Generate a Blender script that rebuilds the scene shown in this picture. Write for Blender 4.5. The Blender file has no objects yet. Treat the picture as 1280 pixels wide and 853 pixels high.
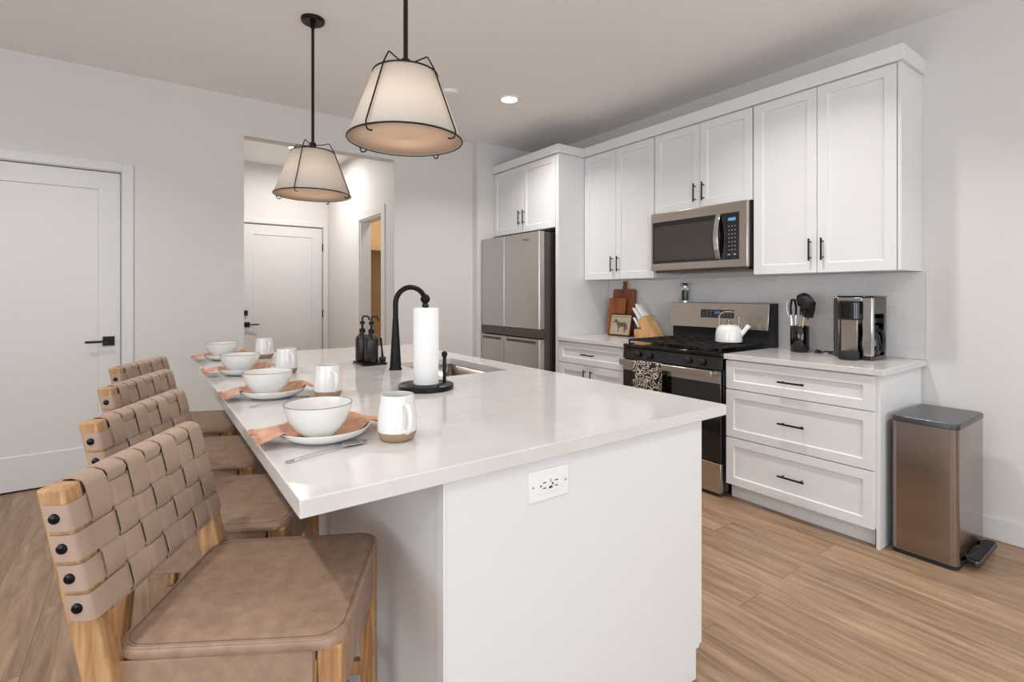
import bpy, bmesh, math, random
from math import sin, cos, pi, radians
from mathutils import Vector, Matrix
random.seed(7)
SC = bpy.context.scene
COL = SC.collection

# ------------------------------------------------------------------ camera
cam_d = bpy.data.cameras.new('camera')
cam = bpy.data.objects.new('camera', cam_d)
COL.objects.link(cam)
cam.location = (0, 0, 1.298)
cam.rotation_euler = (pi/2, 0, -math.atan2(460, 637))
cam_d.sensor_width = 36
cam_d.lens = 637/1280*36
cam_d.shift_y = -(426.5-368)/1280
cam_d.clip_start = 0.02
SC.camera = cam
SC.view_settings.view_transform = 'Standard'
SC.view_settings.look = 'None'
SC.view_settings.gamma = 1
SC.view_settings.use_curve_mapping = False
SC.view_settings.exposure = 0.15

# ------------------------------------------------------------------ world and big lights
W = bpy.data.worlds.new('world'); SC.world = W; W.use_nodes = True
W.node_tree.nodes['Background'].inputs[0].default_value = (0.80, 0.90, 1.0, 1)
W.node_tree.nodes['Background'].inputs[1].default_value = 1.6

def area(name, loc, rot, sx, sy, power, col=(1, 1, 1), spread=180, parent=None, shape='RECTANGLE'):
    d = bpy.data.lights.new(name, 'AREA'); d.shape = shape; d.size = sx; d.size_y = sy
    d.energy = power; d.color = col; d.spread = radians(spread)
    o = bpy.data.objects.new(name, d); COL.objects.link(o); o.location = loc; o.rotation_euler = rot
    if parent: o.parent = parent
    return o
DAY = (0.90, 0.95, 1.0)
# daylight entering through the glazed openings behind the camera (front wall) and on the left wall
area('daylight_front', (-0.6, -3.55, 1.35), (radians(132), 0, 0), 3.6, 2.2, 74, DAY)
area('daylight_front', (2.55, -3.55, 1.5), (radians(125), 0, 0), 1.3, 1.8, 14, DAY)
area('daylight_left', (-3.15, -0.2, 1.5), (radians(132), 0, radians(-90)), 3.4, 1.9, 44, DAY)
CAN_W = 12.5
CAN_COL = (1.0, 0.96, 0.92)

# ------------------------------------------------------------------ colour and material helpers
def lin(c):
    return tuple((v/255/12.92 if v/255 <= .04045 else ((v/255+.055)/1.055)**2.4) for v in c)

def nodes_of(m):
    nt = m.node_tree
    return nt, nt.nodes, nt.links, nt.nodes['Principled BSDF']

def mat(name, rgb, rough=.5, metal=0.0, bump=0.0, bscale=60, var=0.0, vscale=6, spec=.5, coat=0.0, stretch=None, trans=0.0, emis=None, estr=0, sheen=0.0):
    """procedural principled material with soft colour variation and optional noise bump"""
    m = bpy.data.materials.new(name); m.use_nodes = True
    nt, N, L, b = nodes_of(m)
    c = lin(rgb)
    b.inputs['Base Color'].default_value = (*c, 1)
    b.inputs['Roughness'].default_value = rough
    b.inputs['Metallic'].default_value = metal
    b.inputs['Specular IOR Level'].default_value = spec
    b.inputs['Coat Weight'].default_value = coat
    b.inputs['Transmission Weight'].default_value = trans
    b.inputs['Sheen Weight'].default_value = sheen
    if emis:
        b.inputs['Emission Color'].default_value = (*lin(emis), 1); b.inputs['Emission Strength'].default_value = estr
    tc = N.new('ShaderNodeTexCoord'); mp = N.new('ShaderNodeMapping')
    L.new(tc.outputs['Object'], mp.inputs[0])
    if stretch: mp.inputs['Scale'].default_value = stretch
    if var:
        n = N.new('ShaderNodeTexNoise'); n.inputs['Scale'].default_value = vscale; n.inputs['Detail'].default_value = 5
        r = N.new('ShaderNodeValToRGB'); L.new(mp.outputs[0], n.inputs[0]); L.new(n.outputs[0], r.inputs[0])
        r.color_ramp.elements[0].position = .3; r.color_ramp.elements[1].position = .7
        r.color_ramp.elements[0].color = (*[v*(1-var) for v in c], 1)
        r.color_ramp.elements[1].color = (*[min(1, v*(1+var)) for v in c], 1)
        L.new(r.outputs[0], b.inputs['Base Color'])
    if bump:
        n2 = N.new('ShaderNodeTexNoise'); n2.inputs['Scale'].default_value = bscale; n2.inputs['Detail'].default_value = 4
        bp = N.new('ShaderNodeBump'); bp.inputs['Strength'].default_value = bump; bp.inputs['Distance'].default_value = .002
        L.new(mp.outputs[0], n2.inputs[0]); L.new(n2.outputs[0], bp.inputs['Height']); L.new(bp.outputs[0], b.inputs['Normal'])
    return m

def wood(name, light, dark, axis='z', scale=14, rough=.45, distort=3.0):
    m = bpy.data.materials.new(name); m.use_nodes = True
    nt, N, L, b = nodes_of(m)
    tc = N.new('ShaderNodeTexCoord'); mp = N.new('ShaderNodeMapping'); L.new(tc.outputs['Object'], mp.inputs[0])
    s = [1, 1, 1]; s['xyz'.index(axis)] = .09
    mp.inputs['Scale'].default_value = s
    n = N.new('ShaderNodeTexNoise'); n.inputs['Scale'].default_value = scale*3; n.inputs['Detail'].default_value = 6; n.inputs['Distortion'].default_value = distort*.2
    n2 = N.new('ShaderNodeTexNoise'); n2.inputs['Scale'].default_value = scale; n2.inputs['Detail'].default_value = 3
    mx = N.new('ShaderNodeMath'); mx.operation = 'MULTIPLY_ADD'; mx.inputs[1].default_value = .5
    L.new(mp.outputs[0], n.inputs[0]); L.new(mp.outputs[0], n2.inputs[0])
    mh = N.new('ShaderNodeMath'); mh.operation = 'MULTIPLY'; mh.inputs[1].default_value = .5
    L.new(n2.outputs[0], mh.inputs[0]); L.new(n.outputs[0], mx.inputs[0]); L.new(mh.outputs[0], mx.inputs[2])
    r = N.new('ShaderNodeValToRGB'); L.new(mx.outputs[0], r.inputs[0])
    r.color_ramp.elements[0].position = .36; r.color_ramp.elements[1].position = .64
    r.color_ramp.elements[0].color = (*lin(dark), 1); r.color_ramp.elements[1].color = (*lin(light), 1)
    L.new(r.outputs[0], b.inputs['Base Color']); b.inputs['Roughness'].default_value = rough
    return m

def floor_material():
    m = bpy.data.materials.new('oak_vinyl_plank'); m.use_nodes = True
    nt, N, L, b = nodes_of(m)
    tc = N.new('ShaderNodeTexCoord'); sep = N.new('ShaderNodeSeparateXYZ'); cmb = N.new('ShaderNodeCombineXYZ')
    L.new(tc.outputs['Object'], sep.inputs[0]); L.new(sep.outputs[1], cmb.inputs[0]); L.new(sep.outputs[0], cmb.inputs[1])
    br = N.new('ShaderNodeTexBrick'); L.new(cmb.outputs[0], br.inputs[0])
    br.inputs['Scale'].default_value = 1; br.inputs['Brick Width'].default_value = 1.22; br.inputs['Row Height'].default_value = .18
    br.inputs['Mortar Size'].default_value = .0012; br.inputs['Mortar Smooth'].default_value = .2; br.inputs['Bias'].default_value = 0
    br.offset = .37; br.offset_frequency = 2
    br.inputs['Color1'].default_value = (0, 0, 0, 1); br.inputs['Color2'].default_value = (1, 1, 1, 1); br.inputs['Mortar'].default_value = (.5, .5, .5, 1)
    # long grain, shifted per plank
    mp = N.new('ShaderNodeMapping'); L.new(cmb.outputs[0], mp.inputs[0]); mp.inputs['Scale'].default_value = (.8, 8, 1)
    add = N.new('ShaderNodeVectorMath'); add.operation = 'MULTIPLY_ADD'; add.inputs[1].default_value = (7, 3, 11)
    L.new(br.outputs['Color'], add.inputs[0]); L.new(mp.outputs[0], add.inputs[2])
    n = N.new('ShaderNodeTexNoise'); n.inputs['Scale'].default_value = 3.2; n.inputs['Detail'].default_value = 8; n.inputs['Roughness'].default_value = .62; n.inputs['Distortion'].default_value = .8
    L.new(add.outputs[0], n.inputs[0])
    r = N.new('ShaderNodeValToRGB'); L.new(n.outputs[0], r.inputs[0])
    e = r.color_ramp.elements
    e[0].position = .24; e[0].color = (*lin((112, 88, 68)), 1)
    e[1].position = .76; e[1].color = (*lin((184, 156, 130)), 1)
    k = e.new(.5); k.color = (*lin((155, 128, 103)), 1)
    hs = N.new('ShaderNodeMix'); hs.data_type = 'RGBA'; hs.blend_type = 'MULTIPLY'; hs.inputs[0].default_value = 1
    r2 = N.new('ShaderNodeValToRGB'); L.new(br.outputs['Color'], r2.inputs[0])
    r2.color_ramp.elements[0].color = (.84, .82, .80, 1); r2.color_ramp.elements[1].color = (1.08, 1.06, 1.04, 1)
    L.new(r.outputs[0], hs.inputs[6]); L.new(r2.outputs[0], hs.inputs[7])
    mm = N.new('ShaderNodeMix'); mm.data_type = 'RGBA'; L.new(br.outputs['Fac'], mm.inputs[0]); L.new(hs.outputs[2], mm.inputs[6]); mm.inputs[7].default_value = (*lin((96, 72, 54)), 1)
    L.new(mm.outputs[2], b.inputs['Base Color'])
    b.inputs['Roughness'].default_value = .42
    bp = N.new('ShaderNodeBump'); bp.inputs['Strength'].default_value = .25; bp.inputs['Distance'].default_value = .002
    L.new(n.outputs[0], bp.inputs['Height']); L.new(bp.outputs[0], b.inputs['Normal'])
    return m

def tile_material():
    m = bpy.data.materials.new('white_subway_tile'); m.use_nodes = True
    nt, N, L, b = nodes_of(m)
    tc = N.new('ShaderNodeTexCoord'); sep = N.new('ShaderNodeSeparateXYZ'); cmb = N.new('ShaderNodeCombineXYZ')
    L.new(tc.outputs['Object'], sep.inputs[0]); L.new(sep.outputs[1], cmb.inputs[0]); L.new(sep.outputs[2], cmb.inputs[1])
    br = N.new('ShaderNodeTexBrick'); L.new(cmb.outputs[0], br.inputs[0])
    br.inputs['Scale'].default_value = 1; br.inputs['Brick Width'].default_value = .156; br.inputs['Row Height'].default_value = .0775
    br.inputs['Mortar Size'].default_value = .0018; br.inputs['Mortar Smooth'].default_value = .3
    br.inputs['Color1'].default_value = (*lin((214, 213, 212)), 1); br.inputs['Color2'].default_value = (*lin((222, 221, 220)), 1); br.inputs['Mortar'].default_value = (*lin((232, 231, 229)), 1)
    L.new(br.outputs['Color'], b.inputs['Base Color']); b.inputs['Roughness'].default_value = .12
    bp = N.new('ShaderNodeBump'); bp.inputs['Strength'].default_value = .6; bp.inputs['Distance'].default_value = .0015; bp.invert = True
    L.new(br.outputs['Fac'], bp.inputs['Height']); L.new(bp.outputs[0], b.inputs['Normal'])
    return m

def quartz_material():
    m = bpy.data.materials.new('white_quartz'); m.use_nodes = True
    nt, N, L, b = nodes_of(m)
    tc = N.new('ShaderNodeTexCoord')
    n = N.new('ShaderNodeTexNoise'); n.inputs['Scale'].default_value = 1.6; n.inputs['Detail'].default_value = 6; n.inputs['Distortion'].default_value = 1.6
    L.new(tc.outputs['Object'], n.inputs[0])
    r = N.new('ShaderNodeValToRGB'); L.new(n.outputs[0], r.inputs[0])
    e = r.color_ramp.elements
    e[0].position = .40; e[0].color = (*lin((215, 212, 210)), 1)
    e[1].position = .60; e[1].color = (*lin((215, 212, 210)), 1)
    k = e.new(.5); k.color = (*lin((210, 207, 204)), 1)
    L.new(r.outputs[0], b.inputs['Base Color']); b.inputs['Roughness'].default_value = .1
    return m

def towel_material():
    m = bpy.data.materials.new('squiggle_print_cotton'); m.use_nodes = True
    nt, N, L, b = nodes_of(m)
    tc = N.new('ShaderNodeTexCoord')
    n = N.new('ShaderNodeTexNoise'); n.inputs['Scale'].default_value = 20; n.inputs['Detail'].default_value = 0; n.inputs['Distortion'].default_value = .9
    L.new(tc.outputs['Object'], n.inputs[0])
    w = N.new('ShaderNodeMath'); w.operation = 'MULTIPLY'; w.inputs[1].default_value = 34
    s = N.new('ShaderNodeMath'); s.operation = 'SINE'
    L.new(n.outputs[0], w.inputs[0]); L.new(w.outputs[0], s.inputs[0])
    r = N.new('ShaderNodeValToRGB'); r.color_ramp.interpolation = 'CONSTANT'; L.new(s.outputs[0], r.inputs[0])
    r.color_ramp.elements[0].color = (*lin((34, 29, 27)), 1); r.color_ramp.elements[1].position = .42; r.color_ramp.elements[1].color = (*lin((208, 196, 178)), 1)
    L.new(r.outputs[0], b.inputs['Base Color']); b.inputs['Roughness'].default_value = .9
    return m

def shade_material(name, rgb, mixf=.45):
    m = bpy.data.materials.new(name); m.use_nodes = True
    nt = m.node_tree; N = nt.nodes; L = nt.links
    N.remove(N['Principled BSDF'])
    d = N.new('ShaderNodeBsdfDiffuse'); t = N.new('ShaderNodeBsdfTranslucent'); x = N.new('ShaderNodeMixShader')
    tc = N.new('ShaderNodeTexCoord'); n = N.new('ShaderNodeTexNoise'); n.inputs['Scale'].default_value = 300
    bp = N.new('ShaderNodeBump'); bp.inputs['Strength'].default_value = .2; bp.inputs['Distance'].default_value = .001
    L.new(tc.outputs['Object'], n.inputs[0]); L.new(n.outputs[0], bp.inputs['Height']); L.new(bp.outputs[0], d.inputs['Normal'])
    c = (*lin(rgb), 1); d.inputs[0].default_value = c; t.inputs[0].default_value = c
    x.inputs[0].default_value = mixf; L.new(d.outputs[0], x.inputs[1]); L.new(t.outputs[0], x.inputs[2])
    L.new(x.outputs[0], N['Material Output'].inputs[0])
    return m

M = {}
M['wall'] = mat('matte_wall_paint', (217, 214, 211), .75, bump=.12, bscale=120)
M['ceiling'] = mat('textured_ceiling_paint', (243, 240, 238), .85, bump=.5, bscale=45)
M['trim'] = mat('satin_white_trim', (218, 216, 215), .4)
M['cab'] = mat('satin_white_cabinet', (225, 225, 225), .35)
M['floor'] = floor_material()
M['tile'] = tile_material()
M['quartz'] = quartz_material()
M['steel'] = mat('brushed_stainless', (192, 184, 175), .27, 1.0, bump=.05, bscale=40, stretch=(1, 1, 30))
M['fridge_steel'] = mat('fridge_stainless', (194, 190, 187), .33, 1.0, bump=.04, bscale=30, stretch=(1, 1, 30))
M['dark_steel'] = mat('charcoal_steel', (104, 96, 92), .4, .9)
M['can_steel'] = mat('smoked_stainless', (156, 145, 138), .2, 1.0)
M['can_lid'] = mat('gunmetal_lid', (96, 98, 102), .3, 1.0)
M['sink'] = mat('satin_sink_steel', (150, 140, 130), .3, 1.0)
M['black'] = mat('matte_black_metal', (24, 22, 21), .38, .6)
M['bronze'] = mat('dark_bronze', (42, 36, 32), .35, .7)
M['gloss_black'] = mat('gloss_black_enamel', (12, 12, 13), .08, coat=.3)
M['glass_dark'] = mat('dark_oven_glass', (14, 12, 12), .04, spec=.8)
M['micro_glass'] = mat('smoked_window_glass', (62, 56, 53), .12, spec=.7)
M['iron'] = mat('cast_iron', (38, 35, 34), .6, .3, bump=.3, bscale=200)
M['strap'] = mat('strap_leather_lit', (166, 142, 125), .6, var=.10, vscale=9, bump=.2, bscale=90)  # same leather as the seat, lighter tone stands in for light on the straps
M['leather'] = mat('seat_leather_warm_lit', (152, 125, 105), .5, var=.17, vscale=34, bump=.25, bscale=90)  # warm light on the seat is mixed into this darker tone
M['leather_edge'] = mat('leather_edge', (108, 80, 66), .6)
M['oak'] = wood('honey_oak', (194, 154, 108), (136, 92, 56), 'z', 26)
M['rivet'] = mat('black_rivet', (16, 16, 18), .2, .6)
M['ceramic'] = mat('glazed_white_stoneware', (226, 224, 220), .16, coat=.4)
M['clay'] = mat('raw_clay', (158, 132, 104), .8, bump=.2)
M['rimline'] = mat('brown_rim_line', (122, 104, 88), .5)
M['linen'] = mat('terracotta_linen', (200, 150, 120), .95, var=.2, vscale=38, bump=.6, bscale=260, sheen=.2)
M['silver'] = mat('polished_silver', (205, 205, 205), .15, 1.0)
M['paper'] = mat('white_paper_towel', (244, 243, 241), .95, bump=.5, bscale=150)
M['soap'] = mat('dark_brown_glass', (30, 26, 24), .32)
M['walnut'] = wood('walnut_board', (150, 82, 42), (98, 50, 26), 'z', 12)
M['cherry'] = wood('cherry_board', (176, 100, 52), (138, 72, 34), 'z', 12)
M['block'] = wood('pale_maple', (214, 170, 120), (190, 140, 92), 'z', 14)
M['white_plastic'] = mat('white_plastic', (236, 235, 233), .3)
M['knife_white'] = mat('white_knife_handle', (228, 226, 223), .25)
M['towel'] = towel_material()
M['shade'] = shade_material('linen_shade', (246, 238, 228), .4)
M['diffuser'] = shade_material('shade_diffuser', (244, 228, 212), .5)  # shade fabric again, warm cast stands in for light off the wood floor
M['led'] = mat('lamp_lens', (255, 250, 240), .4, emis=(255, 246, 232), estr=14)
M['blue_led'] = mat('blue_display', (20, 40, 60), .3, emis=(110, 175, 240), estr=.75)
M['clear'] = mat('clear_plastic', (225, 222, 218), .05, trans=1.0)
M['utensil_wood'] = wood('pale_beech', (222, 198, 174), (200, 170, 144), 'z', 14)
M['closet_wall'] = mat('tan_closet_paint', (214, 184, 138), .8, bump=.1)
M['print_bg'] = mat('sepia_print', (170, 158, 140), .6, var=.12, vscale=12)
M['horse'] = mat('sepia_horse', (92, 76, 64), .6)
M['gold'] = mat('aged_gold_fillet', (206, 172, 120), .4, .4)
M['frame'] = mat('dark_walnut_frame', (46, 30, 22), .4)
M['enamel'] = mat('white_enamel', (240, 238, 236), .12, coat=.5)
M['brass'] = mat('warm_brass', (168, 146, 124), .25, 1.0)
M['grey_mark'] = mat('grey_marking', (150, 148, 146), .4)
M['dark_mark'] = mat('dark_marking', (60, 60, 62), .4)
M['gap'] = mat('gap_shade_black', (20, 19, 18), .8)  # painted shade for the door gaps
M['rubber'] = mat('black_rubber', (30, 30, 31), .7)
M['utensil'] = mat('black_nylon', (20, 19, 19), .45)
M['pepper'] = mat('peppercorns', (40, 30, 26), .8, bump=.8, bscale=400)

# ------------------------------------------------------------------ object helpers
ORG = {}
def tagit(o, label=None, cat=None, group=None, kind=None):
    if label: o['label'] = label
    if cat: o['category'] = cat
    if group: o['group'] = group
    if kind: o['kind'] = kind
    return o

def thing(name, loc, label=None, cat=None, group=None, kind=None):
    o = bpy.data.objects.new(name, None); COL.objects.link(o); o.location = loc; o.empty_display_size = .05
    ORG[o.name] = Vector(loc)
    return tagit(o, label, cat, group, kind)

def O(name, bm, material, parent=None, label=None, cat=None, group=None, kind=None, bevel=0.0, smooth=True, seg=2, solid=0.0, angle=40, subd=0):
    """links a bmesh written in world (or in the parent's build) coordinates as ONE mesh object"""
    me = bpy.data.meshes.new(name)
    if parent is not None: org = ORG.get(parent.name, Vector((0, 0, 0)))
    else:
        vs = [v.co for v in bm.verts]
        lo = [min(v[i] for v in vs) for i in range(3)]; hi = [max(v[i] for v in vs) for i in range(3)]
        org = Vector(((lo[0]+hi[0])/2, (lo[1]+hi[1])/2, lo[2]))
    for v in bm.verts: v.co -= org
    bmesh.ops.recalc_face_normals(bm, faces=bm.faces[:])
    bm.to_mesh(me); bm.free()
    me.materials.append(M[material])
    if smooth:
        me.polygons.foreach_set('use_smooth', [True]*len(me.polygons))
        me.set_sharp_from_angle(angle=radians(angle))
    o = bpy.data.objects.new(name, me); COL.objects.link(o)
    if parent is not None:
        o.parent = parent; ORG[o.name] = org
    else:
        o.location = org; ORG[o.name] = org
    if solid:
        md = o.modifiers.new('solid', 'SOLIDIFY'); md.thickness = solid; md.offset = 0
    if subd:
        md = o.modifiers.new('sub', 'SUBSURF'); md.levels = subd; md.render_levels = subd
    if bevel:
        md = o.modifiers.new('bevel', 'BEVEL'); md.width = bevel; md.segments = seg; md.limit_method = 'ANGLE'; md.angle_limit = radians(40)
    return tagit(o, label, cat, group, kind)

def dup(root):
    c = root.copy(); COL.objects.link(c)
    ORG[c.name] = ORG.get(root.name, Vector((0, 0, 0)))
    for ch in root.children:
        k = ch.copy(); COL.objects.link(k); k.parent = c
        for g in ch.children:
            q = g.copy(); COL.objects.link(q); q.parent = k
    return c

B = bmesh.new
def bx(bm, x0, x1, y0, y1, z0, z1):
    v = [bm.verts.new((x, y, z)) for x in (x0, x1) for y in (y0, y1) for z in (z0, z1)]
    for f in ((0, 1, 3, 2), (4, 6, 7, 5), (0, 4, 5, 1), (2, 3, 7, 6), (0, 2, 6, 4), (1, 5, 7, 3)):
        bm.faces.new([v[i] for i in f])
    return bm
def box(*a): return bx(B(), *a)

def lathe(bm, prof, c=(0, 0, 0), n=32, axis='z', cap=True):
    rings = []
    for r, z in prof:
        ring = []
        for i in range(n):
            a = 2*pi*i/n
            p = (r*cos(a), r*sin(a), z)
            if axis == 'x': p = (z, r*cos(a), r*sin(a))
            if axis == 'y': p = (r*cos(a), z, r*sin(a))
            ring.append(bm.verts.new((c[0]+p[0], c[1]+p[1], c[2]+p[2])))
        rings.append(ring)
    for a, b in zip(rings, rings[1:]):
        for i in range(n):
            bm.faces.new((a[i], a[(i+1) % n], b[(i+1) % n], b[i]))
    if cap:
        if prof[0][0] > 1e-5: bm.faces.new(rings[0])
        if prof[-1][0] > 1e-5: bm.faces.new(rings[-1])
    return bm

def tube(bm, pts, r, n=10, closed=False, cap=True):
    pts = [Vector(p) for p in pts]
    m = len(pts); rad = r if isinstance(r, (list, tuple)) else [r]*m
    rings = []; ref = None
    for i, p in enumerate(pts):
        if closed: t = pts[(i+1) % m]-pts[(i-1) % m]
        else: t = pts[min(i+1, m-1)]-pts[max(i-1, 0)]
        t.normalize()
        if ref is None:
            ref = Vector((0, 0, 1)) if abs(t.z) < .9 else Vector((1, 0, 0))
        u = t.cross(ref).normalized(); v = u.cross(t).normalized(); ref = v
        rings.append([bm.verts.new(p+(u*cos(2*pi*k/n)+v*sin(2*pi*k/n))*rad[i]) for k in range(n)])
    rng = range(m) if closed else range(m-1)
    for i in rng:
        a, b = rings[i], rings[(i+1) % m]
        for k in range(n): bm.faces.new((a[k], a[(k+1) % n], b[(k+1) % n], b[k]))
    if cap and not closed:
        bm.faces.new(rings[0]); bm.faces.new(rings[-1])
    return bm

def hexa(bm, bot, top):
    """box from 4 bottom points and 4 top points"""
    v = [bm.verts.new(p) for p in bot+top]
    for f in ((0, 1, 2, 3), (4, 5, 6, 7), (0, 1, 5, 4), (1, 2, 6, 5), (2, 3, 7, 6), (3, 0, 4, 7)):
        bm.faces.new([v[i] for i in f])
    return bm

def prism(bm, outline, z0, z1, f=lambda x, y, z: (x, y, z)):
    a = [bm.verts.new(f(x, y, z0)) for x, y in outline]; b = [bm.verts.new(f(x, y, z1)) for x, y in outline]
    bm.faces.new(a); bm.faces.new(b); n = len(a)
    for i in range(n): bm.faces.new((a[i], a[(i+1) % n], b[(i+1) % n], b[i]))
    return bm

def rrect(x0, x1, y0, y1, r, n=6):
    out = []
    for cx, cy, a0 in ((x1-r, y1-r, 0), (x0+r, y1-r, 90), (x0+r, y0+r, 180), (x1-r, y0+r, 270)):
        for i in range(n+1):
            a = radians(a0+90*i/n); out.append((cx+r*cos(a), cy+r*sin(a)))
    return out

def ribbon(bm, pts, wv, half, th):
    """flat strap following pts, width direction wv (vector)"""
    pts = [Vector(p) for p in pts]; wv = Vector(wv).normalized(); rings = []
    for i, p in enumerate(pts):
        t = (pts[min(i+1, len(pts)-1)]-pts[max(i-1, 0)]).normalized()
        n = t.cross(wv).normalized()
        rings.append([bm.verts.new(p+wv*a*half+n*b*th/2) for a, b in ((-1, -1), (1, -1), (1, 1), (-1, 1))])
    for a, b in zip(rings, rings[1:]):
        for k in range(4): bm.faces.new((a[k], a[(k+1) % 4], b[(k+1) % 4], b[k]))
    bm.faces.new(rings[0]); bm.faces.new(rings[-1])
    return bm

def shaker(bm, xf, y0, y1, z0, z1, rail=.058, th=.02, deep=.009, sgn=1):
    """recessed-panel front whose face looks towards -x (sgn=1) or +x (sgn=-1), front plane at xf"""
    X = lambda d: xf+sgn*d
    def ring(a, d):
        return [bm.verts.new((X(d), y, z)) for y, z in ((y0+a, z0+a), (y1-a, z0+a), (y1-a, z1-a), (y0+a, z1-a))]
    r0 = ring(0, th); r1 = ring(0, 0); r2 = ring(rail, 0); r3 = ring(rail+.004, deep)
    bm.faces.new(r0)
    for a, b in ((r0, r1), (r1, r2), (r2, r3)):
        for i in range(4): bm.faces.new((a[i], a[(i+1) % 4], b[(i+1) % 4], b[i]))
    bm.faces.new(r3)
    return bm

def bar_pull(parent, xf, y, z, length, vertical=True, sgn=1, out=.03, r=.0055):
    bm = B(); h = length/2; X = xf-sgn*out
    if vertical:
        tube(bm, [(X, y, z-h), (X, y, z+h)], r)
        for d in (-h*.72, h*.72): tube(bm, [(xf+sgn*.001, y, z+d), (X, y, z+d)], r*.8)
    else:
        tube(bm, [(X, y-h, z), (X, y+h, z)], r)
        for d in (-h*.72, h*.72): tube(bm, [(xf+sgn*.001, y+d, z), (X, y+d, z)], r*.8)
    return O('handle', bm, 'black', parent, label='black bar handle')

def struct(name, bm, m, **k): return O(name, bm, m, kind='structure', **k)

# ================================================================== the room
XL, XR, YF, YB, ZC = -3.25, 3.65, -3.65, 4.58, 2.88
T = .12
struct('floor', box(XL-T, XR+T, YF-T, 7.0, -.05, 0), 'floor', smooth=False)
struct('ceiling', box(XL-T, XR+T, YF-T, 7.0, ZC, ZC+.1), 'ceiling', smooth=False)
struct('wall_right', box(XR, XR+T, YF, 4.6, 0, ZC), 'wall', smooth=False)
OX0, OX1, OZ = .651, 1.929, 2.575        # opening to the hallway
DX0, DX1, DZ = -1.06, -.132, 2.165       # door on the far wall
bm = B()
bx(bm, XL, DX0, YB, YB+T, 0, ZC); bx(bm, DX0, DX1, YB, YB+T, DZ, ZC); bx(bm, DX1, OX0, YB, YB+T, 0, ZC)
bx(bm, OX0, OX1, YB, YB+T, OZ, ZC); bx(bm, OX1, XR, YB, YB+T, 0, ZC)
struct('wall_back', bm, 'wall', smooth=False)
struct('wall_fridge_side', box(2.795, 3.65, 4.485, 4.58, 0, ZC), 'wall', smooth=False)
# front wall with two glazed openings, left wall with one (behind and beside the camera)
bm = B()
bx(bm, XL, -2.5, YF-T, YF, 0, ZC); bx(bm, -2.5, 1.3, YF-T, YF, 2.5, ZC); bx(bm, -2.5, 1.3, YF-T, YF, 0, .12)
bx(bm, 1.3, 1.85, YF-T, YF, 0, ZC); bx(bm, 1.85, 3.25, YF-T, YF, 2.45, ZC); bx(bm, 1.85, 3.25, YF-T, YF, 0, .55); bx(bm, 3.25, XR+T, YF-T, YF, 0, ZC)
struct('wall_front', bm, 'wall', smooth=False)
bm = B()
bx(bm, XL-T, XL, YF, -2.0, 0, ZC); bx(bm, XL-T, XL, -2.0, 1.6, 2.5, ZC); bx(bm, XL-T, XL, -2.0, 1.6, 0, .5); bx(bm, XL-T, XL, 1.6, YB+T, 0, ZC)
struct('wall_left', bm, 'wall', smooth=False)
def window(name, x0, x1, z0, z1, y, n, yaxis=False):
    bm = B(); w = .05
    def b(a0, a1, c0, c1):
        if yaxis: bx(bm, y-.06, y-.01, a0, a1, c0, c1)
        else: bx(bm, a0, a1, y-.06, y-.01, c0, c1)
    b(x0, x1, z0, z0+w); b(x0, x1, z1-w, z1)
    for i in range(n+1):
        a = x0+(x1-x0-w)*i/n; b(a, a+w, z0+w, z1-w)
    struct(name, bm, 'trim', smooth=False)
window('window_1', -2.5, 1.3, .12, 2.5, YF, 3)
window('window_2', 1.85, 3.25, .55, 2.45, YF, 2)
window('window_3', -2.0, 1.6, .5, 2.5, XL, 3, True)
# hallway
HX0, HX1, HY = .40, 1.945, 6.76
CY0, CY1, CZ = 4.93, 5.58, 2.115          # closet doorway in the hallway's right wall
struct('wall_hall_left', box(HX0-T, HX0, YB+T, HY, 0, ZC), 'wall', smooth=False)
HDX0, HDX1, HDZ = .93, 1.87, 2.15
bm = B(); bx(bm, HX0, HDX0, HY, HY+T, 0, ZC); bx(bm, HDX0, HDX1, HY, HY+T, HDZ, ZC); bx(bm, HDX1, HX1+.9, HY, HY+T, 0, ZC)
struct('wall_hall_back', bm, 'wall', smooth=False)
bm = B(); bx(bm, HX1, HX1+T, YB+T, CY0, 0, ZC); bx(bm, HX1, HX1+T, CY0, CY1, CZ, ZC); bx(bm, HX1, HX1+T, CY1, HY, 0, ZC)
struct('wall_hall_right', bm, 'wall', smooth=False)
bm = B(); bx(bm, 2.85, 2.9, YB+T, HY, 0, ZC); bx(bm, HX1+T, 2.85, 6.0, 6.06, 0, ZC)
struct('wall_closet', bm, 'closet_wall', smooth=False)
O('closet_shelf', box(HX1+T+.01, 2.84, 5.62, 5.99, 1.80, 1.85), 'closet_wall', label='tan closet shelf seen through the narrow doorway off the hallway', cat='shelf')
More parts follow.
